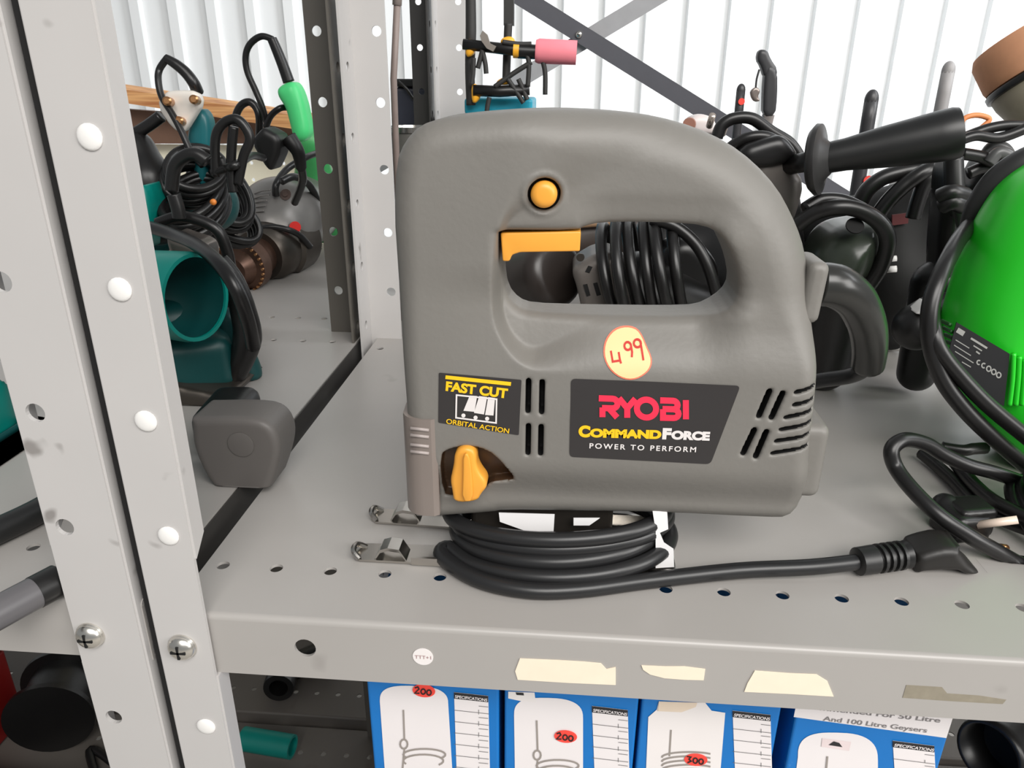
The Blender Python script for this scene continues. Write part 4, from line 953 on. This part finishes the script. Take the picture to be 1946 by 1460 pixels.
t = thing('drill', 'black drill body with dark red lettering panel under the big hose loops', 'power tool', (.41, .70, SZ))
add('body', blob([('c', P(1690, 430, .76), P(1775, 415, .77), .034, .044), ('c', P(1700, 505, .75), P(1765, 530, .75), .036, .038), ('c', P(1710, 540, .75), (P(1710, 540, .75)[0], .75, 1.02), .03, .02), ('c', P(1560, 425, .82), P(1690, 430, .77), .026, .034)], .004, .02), M('soot_black', (14, 13, 13), .7), t)
add('panel', prism([P(x, y, .722) for x, y in [(1694, 408), (1726, 404), (1724, 424), (1694, 428)]][::-1], (0, -.002, 0)), M('dull_red', (86, 26, 30), .5), t, smooth=False)
add('pin', tube([P(1682, 494, .700), P(1704, 491, .695)], .0026, 8, smooth=False), WHITE, t)
add('pin', tube([P(1682, 513, .700), P(1704, 511, .695)], .0030, 8, smooth=False), WHITE, t)
# black upright
t = thing('tool_stand', 'black upright tool column under the end of the side handle', 'power tool', (.41, .62, SZ))
add('column', puff([(1770, 300), (1800, 296), (1832, 300), (1838, 350), (1828, 430), (1822, 500), (1800, 560), (1758, 560), (1756, 470), (1764, 380)], .63, .020, .012, .002), BLACK, t)
add('knuckle', tube([P(1786, 374, .605), P(1808, 366, .60), P(1834, 372, .605)], .0062, 10), RUBBER, t)
add('knuckle', tube([P(1790, 392, .605), P(1810, 384, .60), P(1832, 392, .605)], .0062, 10), RUBBER, t)
add('side_tube', tube([P(1812, 300, .62), P(1816, 380, .615), P(1830, 470, .62)], .007, 10), RUBBER, t)
add('foot', blob([('c', P(1780, 540, .63), (P(1780, 540, .63)[0], .63, 1.02), .020, .016)], .003), BLACK, t)
# foam drum at the top right
t = thing('polishing_pad', 'orange foam polishing pad on its pale backing disc, top right corner', 'polishing pad', P(1960, 300, .78))
ax = np.array([-.42, .38, .82]); ax /= np.linalg.norm(ax); c0 = P(1998, 142, .76)
add('foam', lathe([(.006, .040), (.008, .0500), (.012, .0512), (.036, .0512), (.042, .0480), (.043, .001)], c0, ax, 48, close=False), M('foam_orange', (222, 160, 122), .8, var=.12, scale=90), t, auto=50)
add('rubber_ring', lathe([(.000, .048), (.001, .0518), (.0055, .0520), (.0070, .0500)], c0, ax, 48, close=False), BLACK, t, auto=60)
add('backing_disc', lathe([(-.054, .016), (-.048, .028), (-.030, .041), (-.008, .0480), (.002, .0492)], c0, ax, 48, close=True), M('backing_beige', (170, 160, 142), .55, var=.1), t, auto=50)
s0 = c0 - ax * .054
add('spindle', tube([s0 + ax * .004, s0 - ax * .05], .014, 16, smooth=False), BLACK, t)
add('tool_body', blob([('c', s0 - ax * .05, s0 + np.array([.06, .02, -.11]), .03, .036), ('c', s0 + np.array([.06, .02, -.11]), (s0[0] + .07, s0[1], 1.04), .036, .035)], .004, .02), BLACK, t)
t = thing('wire_bundle', 'bundle of grey and black wires under the orange foam pad', 'cord', (.52, .72, SZ))
for k, px in enumerate(([(1822, 268), (1855, 258), (1900, 262), (1960, 240)], [(1828, 292), (1870, 300), (1915, 322), (1970, 340)], [(1868, 300), (1885, 278), (1910, 282), (1925, 310), (1930, 345)], [(1880, 310), (1898, 290), (1922, 300), (1945, 335)], [(1830, 262), (1880, 244), (1930, 238), (1990, 246)], [(1840, 330), (1880, 318), (1930, 345), (1985, 350)])):
    add('wire', cable([(x, y, .66 + .006 * (k % 3)) for x, y in px], .0050 if k % 2 else .0042, 10), M('wire_grey', (82, 82, 82), .35) if k in (2, 3) else CORD, t)
add('orange_ring', cable([(1826, 246, .69), (1832, 226, .69), (1856, 219, .69), (1880, 226, .69), (1868, 240, .69), (1846, 256, .69)], .0022, 8), M('orange_wire', (224, 140, 84), .5), t)
add('junction', blob([('b', P(1890, 345, .70), (.024, .018, .016), .008, (0, .3, 0)), ('c', P(1900, 350, .70), (P(1900, 350, .70)[0], .70, 1.03), .014, .014)], .003), BLACK, t)

# lime green blower
t = thing('blower', 'lime green corded tool with a black rating plate at the right edge', 'power tool', (.36, .52, SZ))
gp = [(1950, 296), (1893, 336), (1858, 382), (1828, 440), (1800, 512), (1782, 572), (1772, 622), (1778, 690), (1804, 745), (1845, 810), (1895, 862), (1955, 912), (2040, 950), (2160, 900), (2220, 700), (2200, 450), (2120, 310), (2030, 280)]
add('housing', puff(gp, .508, .040, .036, .0022, 2), GREEN, t)
add('upper_shell', puff([(1975, 350), (1918, 372), (1884, 420), (1862, 480), (1850, 540), (1862, 590), (1920, 625), (2000, 650), (2100, 640), (2130, 500), (2080, 380)], .502, .042, .018, .0022, 2), GREEN, t)
add('black_cap', tube([P(1838, 448, .545), P(1860, 396, .54), (P(1898, 343, .535)), P(1958, 304, .53), P(2040, 284, .53)], [.006, .0090, .0095, .0095, .009], 14), M('cap_black', (40, 40, 40), .5), t)
gf = .508 - .040
lab = [(1817, 612), (1918, 672), (1907, 772), (1850, 740), (1803, 665)]
rp = add('rating_plate', prism([P(x, y, gf - .0002) for x, y in lab][::-1], (0, -.0006, 0)), M('plate_black', (30, 30, 32), .4), t, smooth=False)
bits = []
def onp(px, k=0): return [P(x, y, gf - .0011) for x, y in px], [list(range(len(px)))]
def bar(x0, y0, x1, y1, w): v, f = ribbon([(x0, y0), (x1, y1)], w); return [P(q[0], q[1], gf - .0011) for q in v], f
PGREY = M('plate_grey', (150, 150, 146), .6)
add('plate_print', join(bar(1819, 627, 1832, 635, 10), bar(1845, 643, 1876, 662, 4), bar(1850, 657, 1866, 667, 2.4), bar(1816, 646, 1842, 662, 1.8), bar(1813, 656, 1845, 676, 1.8), bar(1815, 668, 1850, 690, 1.8), bar(1828, 688, 1845, 698, 1.8), bar(1855, 668, 1862, 673, 3)), PGREY, rp, smooth=False)
for k in range(5):
    x, y = 1860 + 9.5 * k, 689 + 6 * k
    v, f = ribbon(arc(x, y, 3.4 + .35 * k, 4 + .3 * k, 60, 320, 12) if k < 2 else arc(x, y, 4.2, 5, 0, 360, 12), 2.6)
    add('approval_mark', ([P(q[0], q[1], gf - .0011) for q in v], f), PGREY, rp, smooth=False)
for k in range(3): add('cooling_fin', cable([(1926 + 11 * k, 672 + 6 * k, gf - .001), (1924 + 11 * k, 720, gf - .001), (1918 + 12 * k, 770, gf - .001)], .0016, 8), GREEN, t)
for k in range(4): add('side_vent', cable([(1790 + 3 * k, 610 + 13 * k, gf + .010), (1806 + 3 * k, 618 + 13 * k, gf + .001)], .0014, 8), M('vent_green', (10, 70, 14), .5), t)
c_ = P(1742, 622, .53)
add('nozzle', blob([('c', c_, c_ + np.array([.03, .035, .0]), .0165, .017)], .0015), BLACK, t)
add('nozzle_sticker', puff([(1722, 588), (1738, 573), (1760, 568), (1766, 590), (1762, 602), (1740, 596)], .524, .010, .004, .0012, 1), WHITE, t)
add('power_cord', cable([(1842, 430, .530), (1822, 456, .505), (1803, 490, .482), (1782, 535, .466), (1767, 590, .458), (1768, 650, .455), (1788, 715, .452), (1826, 770, .450), (1880, 825, .450), (1960, 895, .455)], .0052, 12), CORD, t)
add('power_cord', cable([(1776, 545, .50), (1770, 590, .472), (1773, 625, .458), (1786, 665, .452), (1822, 712, .450), (1880, 772, .448), (1960, 838, .448)], .0050, 12), CORD, t)
t = thing('extension_cord', 'tangle of black cord with a raised loop in front of the green tool', 'cord', PZ(1850, 960, SZ))
add('loop', cable([(1990, 1100, .375), (1940, 1074, .380), (1894, 1048, .380), (1839, 1017, .380), (1784, 979, .386), (1735, 932, .400), (1703, 890, .414), (1694, 858, .418), (1708, 840, .422), (1730, 836, .426), (1762, 845, .430), (1795, 865, .432), (1840, 885, .434), (1894, 900, .436), (1970, 926, .438)], .0046, 12), CORD, t)
add('strand', tube([PZ(x, y, SZ + z_) for x, y, z_ in [(1752, 862, .006), (1780, 885, .005), (1812, 914, .005), (1853, 957, .005), (1900, 985, .006), (1980, 1015, .01)]], .0044, 10), CORD, t)
add('strand', tube([PZ(x, y, SZ + z_) for x, y, z_ in [(1790, 850, .012), (1830, 856, .012), (1850, 853, .013), (1872, 852, .012)]], .0042, 10), CORD, t)
add('strand', tube([PZ(x, y, SZ + z_) for x, y, z_ in [(1810, 872, .010), (1850, 920, .012), (1900, 960, .014), (1990, 1000, .016)]], .0046, 10), CORD, t)
add('coiled_strands', coil((.306, .395, SZ + .012), (.1, -.25, 1), .046, .026, 3, .008, .0044, .2, seed=31), CORD, t)
add('coiled_strands', coil((.330, .405, SZ + .018), (.2, -.3, 1), .040, .026, 3, .008, .0044, .9, seed=32), CORD, t)
PN = M('pin_beige', (226, 206, 190), .3, var=.05)
t = thing('power_plug', 'black plug with one long bright pin lying by the cord tangle', 'plug', PZ(1850, 1010, SZ))
add('pin', tube([P(1856, 998, .398), P(1934, 988, .392)], .0024, 12, smooth=False), PN, t)
add('plug_body', blob([('b', P(1826, 992, .408), (.013, .012, .009), .004, (0, .1, .3)), ('c', P(1796, 962, .416), P(1815, 985, .410), .008, .010)], .0012, .004), BLACK, t)
add('earth_pin', tube([P(1900, 1040, .395), P(1912, 1042, .390)], .0022, 10, smooth=False), BRASS, t)
add('plug_foot', blob([('b', (P(1826, 992, .408)[0] + .004, .410, 1.010), (.012, .010, .0095), .003, (0, 0, .2))], .0012), BLACK, t)

# ================================================================== behind, on the rear shelves
def rod(px0, Y, r, name, label, mat, dot=None, tip=None, cat='tool'):
    top = P(px0[0], px0[1], Y)
    t = thing(name, label, cat, (top[0] + .005, Y, SZ))
    add('shaft', tube([(top[0] + .004, Y, SZ + .001), (top[0] + .002, Y, (SZ + top[2]) / 2), tuple(top)], [r * 1.1, r * 1.05, r], 12, 4), mat, t)
    add('rounded_tip', blob([('e', tuple(top), (r, r, r * 1.5))], .0016), mat, t)
    if dot: add('red_dot', lathe([(0, r * .72), (.001, r * .72)], P(dot[0], dot[1], Y - r * 1.12), (0, -1, 0), 16), REDP, t, auto=40)
    return t
DG = M('dark_grey_steel', (58, 58, 60), .4, var=.1)
rod((1408, 172), .95, .0052, 'pry_bar', 'short black bar with a red dot standing behind the saw handle', DG, (1409, 193))
rod((1656, 190), .95, .0078, 'pry_bar', 'black bar with rounded top standing behind the flanged side handle', DG, (1650, 343))
rod((1802, 135), .95, .0072, 'pry_bar', 'pale grey bar standing behind the end of the side handle', M('pale_bar', (150, 148, 148), .5))
t = thing('air_gun', 'grey air gun with bent nozzle and dangling trigger, upright against the white wall', 'air gun', P(1460, 300, .95))
add('stem', puff([(1449, 134), (1462, 122), (1478, 136), (1478, 180), (1474, 221), (1445, 222), (1446, 175)], .95, .009, .004, .0013, 1), DG, t)
add('bent_nose', puff([(1434, 114), (1438, 94), (1459, 95), (1465, 112), (1479, 132), (1474, 154), (1448, 148), (1442, 126)], .95, .008, .004, .0015, 1), DG, t)
add('trigger_wire', cable([(1443, 132, .945), (1438, 150, .945), (1436, 168, .945)], .0012, 6), DG, t)
add('trigger', puff([(1424, 172), (1436, 164), (1446, 172), (1440, 184), (1446, 192), (1432, 194), (1425, 184)], .945, .004, .002, .001, 1), M('trigger_metal', (150, 138, 132), .3, metal=.6), t)
add('connector', lathe([(0, .0075), (.012, .0062), (.024, .0058)], P(1460, 218, .95), (-.02, 0, -1), 16), M('nickel', (196, 186, 182), .3, metal=.7), t, auto=40)
add('red_band', lathe([(.012, .0068), (.026, .0068)], P(1460, 224, .95), (-.02, 0, -1), 16), REDP, t, auto=40)
add('air_hose', tube([P(1459, 240, .95), P(1455, 300, .96), (P(1455, 300, .96)[0], .97, 1.01)], .006, 10), BLACK, t)
t = thing('carton', 'small orange and white box glimpsed below the side handle', 'carton', P(1756, 340, 1.0))
c_ = P(1758, 300, 1.0); w_ = .017
add('carton_body', box((c_[0] - w_, 1.0, SZ + .0005), (c_[0] + w_, 1.05, c_[2])), WHITE, t, smooth=False)
add('orange_panel', box((P(1747, 310, 1.0)[0], .9990, P(1747, 328, 1.0)[2]), (P(1768, 310, 1.0)[0], .9998, P(1747, 304, 1.0)[2])), M('box_orange', (224, 122, 52), .5), t, smooth=False)
# bicycle carrier
AMB = M('amber_plastic', (240, 172, 44), .45, var=.06); STRAP = M('black_strap', (44, 43, 42), .6, var=.1); PINK = M('pink_foam', (244, 138, 150), .8, var=.08, scale=60)
YC = 1.00
t = thing('bike_carrier', 'black and yellow folding bike carrier with a pink foam sleeve, beside the rear posts', 'bike carrier', P(940, 210, YC))
add('foam_sleeve', (lambda a, b: lathe([(0, .006), (.0, .0125), (.004, .0142), (.05, .0138), (np.linalg.norm(b - a) - .004, .0138), (np.linalg.norm(b - a), .011)], a, b - a, 28))(P(1018, 97, YC), P(1087, 100, YC)), PINK, t, auto=60)
add('cross_bar', tube([P(880, 84, YC), P(985, 96, YC), P(1028, 98, YC)], [.0062, .0068, .0058], 12, smooth=False), BLACK, t)
add('bar_collar', lathe([(0, .0092), (.007, .0092)], P(976, 95, YC), (1, 0, -.05), 20), AMB, t, auto=40)
add('bar_end', lathe([(0, .0085), (.026, .0085)], P(985, 97, YC), (1, 0, -.05), 20), BLACK, t, auto=40)
for px in ([(884, 76), (898, 74), (906, 90), (902, 106), (884, 110)], [(950, 84), (953, 72), (968, 68), (979, 74), (980, 88)], [(895, 164), (902, 157), (914, 168), (915, 184), (905, 197), (896, 194)], [(943, 154), (958, 146), (974, 158), (962, 162), (943, 160)]):
    add('yellow_pad', puff(px, YC + .006, .009, .005, .0014, 1), AMB, t)
add('upright', tube([P(894, -30, YC + .012), P(895, 60, YC + .012), P(893, 130, YC + .012), P(895, 200, YC + .012)], [.0062, .0068, .0062, .006], 10), STRAP, t)
add('upright', box(P(957, 48, YC + .02), P(978, -40, YC + .035)), STRAP, t, smooth=False)
add('upright', tube([P(966, 45, YC + .02), P(964, 90, YC + .02), P(962, 150, YC + .02)], .0052, 10), STRAP, t)
add('clip', prism([P(x, y, YC - .012) for x, y in [(912, 68), (917, 58), (926, 66), (931, 82), (943, 88), (937, 98), (925, 92), (915, 78)]][::-1], (0, .006, 0)), M('clip_steel', (150, 142, 134), .35, metal=.5), t, smooth=False)
add('lower_bar', tube([P(900, 172, YC), P(950, 174, YC), P(1006, 170, YC)], .0070, 10, smooth=False), BLACK, t)
for px in ([(917, 95), (908, 130)], [(917, 98), (922, 120), (924, 140)], [(1032, 118), (1036, 140), (1036, 180)], [(985, 88), (1004, 112), (1003, 165)], [(940, 165), (975, 140), (1010, 118)], [(985, 150), (994, 170), (1002, 190)], [(965, 150), (985, 180), (995, 196)], [(930, 185), (926, 205), (925, 220)], [(955, 80), (985, 84), (1010, 84)], [(900, 110), (899, 140), (896, 160)]):
    add('strap', cable([(x, y, YC - .004) for x, y in px], .0030, 8), STRAP, t)
t = thing('tool_case', 'teal-blue case under the bike carrier, just above the saw', 'case', (P(950, 200, 1.05)[0], 1.05, SZ))
x0, x1 = P(882, 190, 1.02)[0], P(1012, 190, 1.02)[0]; zt = P(950, 187, 1.02)[2]
add('lid', box((x0, 1.02, zt - .02), (x1, 1.13, zt)), M('case_blue', (24, 150, 176), .45, var=.1), t, smooth=False, bevel=.004)
add('base', box((x0 + .002, 1.022, SZ + .001), (x1 - .002, 1.128, zt - .0205)), M('case_blue_dark', (16, 110, 140), .45), t, smooth=False, bevel=.004)
t = thing('bin', 'tall blue-black plastic bin standing behind the rear rack posts', 'bin', (P(800, 220, 1.28)[0], 1.30, .001))
x0, x1 = P(750, 190, 1.26)[0], P(842, 190, 1.26)[0]; zt = P(790, 150, 1.26)[2]
add('bin_body', box((x0, 1.26, .001), (x1, 1.35, zt - .012)), M('navy_plastic', (52, 54, 66), .4, var=.15), t, smooth=False, bevel=.006)
add('bin_rim', box((x0 - .003, 1.256, zt - .012), (x1 + .003, 1.354, zt)), BLACK, t, smooth=False, bevel=.002)
add('cable_over_rim', cable([(757, 155, 1.252), (772, 168, 1.250), (787, 190, 1.252)], .0024, 8), CORD, t)
t = thing('canister', 'grey round canister with an open silver rim beside the rear post', 'canister', (P(780, 250, .93)[0], .96, SZ))
cc = P(783, 240, .95); rr_ = .030
add('drum', lathe([(SZ + .001 - cc[2], rr_), (-.006, rr_)], (cc[0], .95, cc[2]), (0, 0, 1), 40), M('drum_grey', (92, 90, 86), .4, var=.1), t, auto=40)
add('rim', lathe([(-.006, rr_ + .002), (0, rr_ + .002), (0, rr_ - .003), (-.004, rr_ - .004)], (cc[0], .95, cc[2]), (0, 0, 1), 40, close=False), STEEL, t, auto=40)
t = thing('thin_pole', 'thin brownish pole leaning beside the rear rack post', 'pole', (P(748, 300, .80)[0], .80, SZ))
pa = P(758, -60, .80); pb_ = P(748, 150, .80)
add('pole', tube([pa, pb_, (pb_[0] - .004, .80, SZ + .001)], .0034, 10, smooth=False), M('pole_brown', (132, 118, 112), .5, var=.2), t)
add('grip', tube([P(757.5, -50, .80), P(754.5, 10, .80)], .0046, 10, smooth=False), M('pole_brown_light', (158, 146, 140), .5), t)

# ================================================================== lower shelf
ZB = .44
t = thing('plastic_tube', 'short teal plastic tube lying on the lower shelf', 'tube', PZ(510, 1430, ZB))
a, b = PZ(462, 1404, ZB + .0168), PZ(556, 1420, ZB + .0168)
add('tube_wall', lathe([(0, .0150), (np.linalg.norm(b - a), .0150), (np.linalg.norm(b - a), .0115), (.02, .0115)], a, b - a, 28, close=False), TEAL, t, auto=40)
add('bore', lathe([(.022, .0001), (.022, .0116)], a, b - a, 20, close=False), DARK, t)
ZB2 = .432
t = thing('cable_reel', 'round black cable reel on the lower left shelf', 'reel', PZ(105, 1340, ZB2))
c_ = PZ(110, 1330, ZB2 + .055)
for s_ in (-.035, .028): add('flange', lathe([(s_, .010), (s_, .054), (s_ + .007, .054), (s_ + .007, .010)], c_, (.3, -1, 0), 36), BLACK, t, auto=40)
add('wound_cable', lathe([(-.028, .012), (-.028, .042), (.028, .042), (.028, .012)], c_, (.3, -1, 0), 36), RUBBER, t, auto=40)
t = thing('tool_box', 'dark red box at the far left of the lower shelf', 'box', PZ(20, 1310, ZB2))
c_ = np.array([PZ(-10, 1345, ZB2)[0], .63, ZB2])
add('box_body', box((c_[0] - .16, c_[1], ZB2 + .001), (c_[0] + .055, c_[1] + .10, ZB2 + .12)), M('dark_red', (120, 18, 16), .45), t, smooth=False, bevel=.004)
add('lid', box((c_[0] - .163, c_[1] - .003, ZB2 + .1205), (c_[0] + .058, c_[1] + .103, ZB2 + .14)), M('dark_red_lid', (104, 14, 14), .45), t, smooth=False, bevel=.004)
t = thing('power_tool', 'black tool with its cord at the bottom left of the lower shelf', 'power tool', PZ(60, 1440, ZB2))
c_ = PZ(30, 1540, ZB2 + .03)
add('body', blob([('c', c_ + (-.10, .02, 0), c_ + (.045, 0, .004), .03, .032), ('c', c_ + (.02, 0, 0), c_ + (.06, -.05, -.01), .022, .018)], .004, .015), BLACK, t)
add('power_cord', tube([c_ + (.05, 0, 0), c_ + (.09, .02, -.02), PZ(170, 1428, ZB2 + .006), PZ(215, 1450, ZB2 + .006)], .0052, 10), CORD, t)
t = thing('hose_fitting', 'black ring-ended fitting on the far lower shelf left of the cartons', 'fitting', PZ(530, 1310, ZB))
c_ = PZ(531, 1303, ZB + .022)
add('ring', lathe([(-.03, .013), (-.03, .021), (.0, .022), (.006, .021), (.006, .013), (-.02, .012)], c_, (.15, -1, .1), 28, close=False), BLACK, t, auto=40)
add('body', blob([('c', c_ + (0, .03, 0), c_ + (.05, .08, -.002), .019, .018)], .003), BLACK, t)
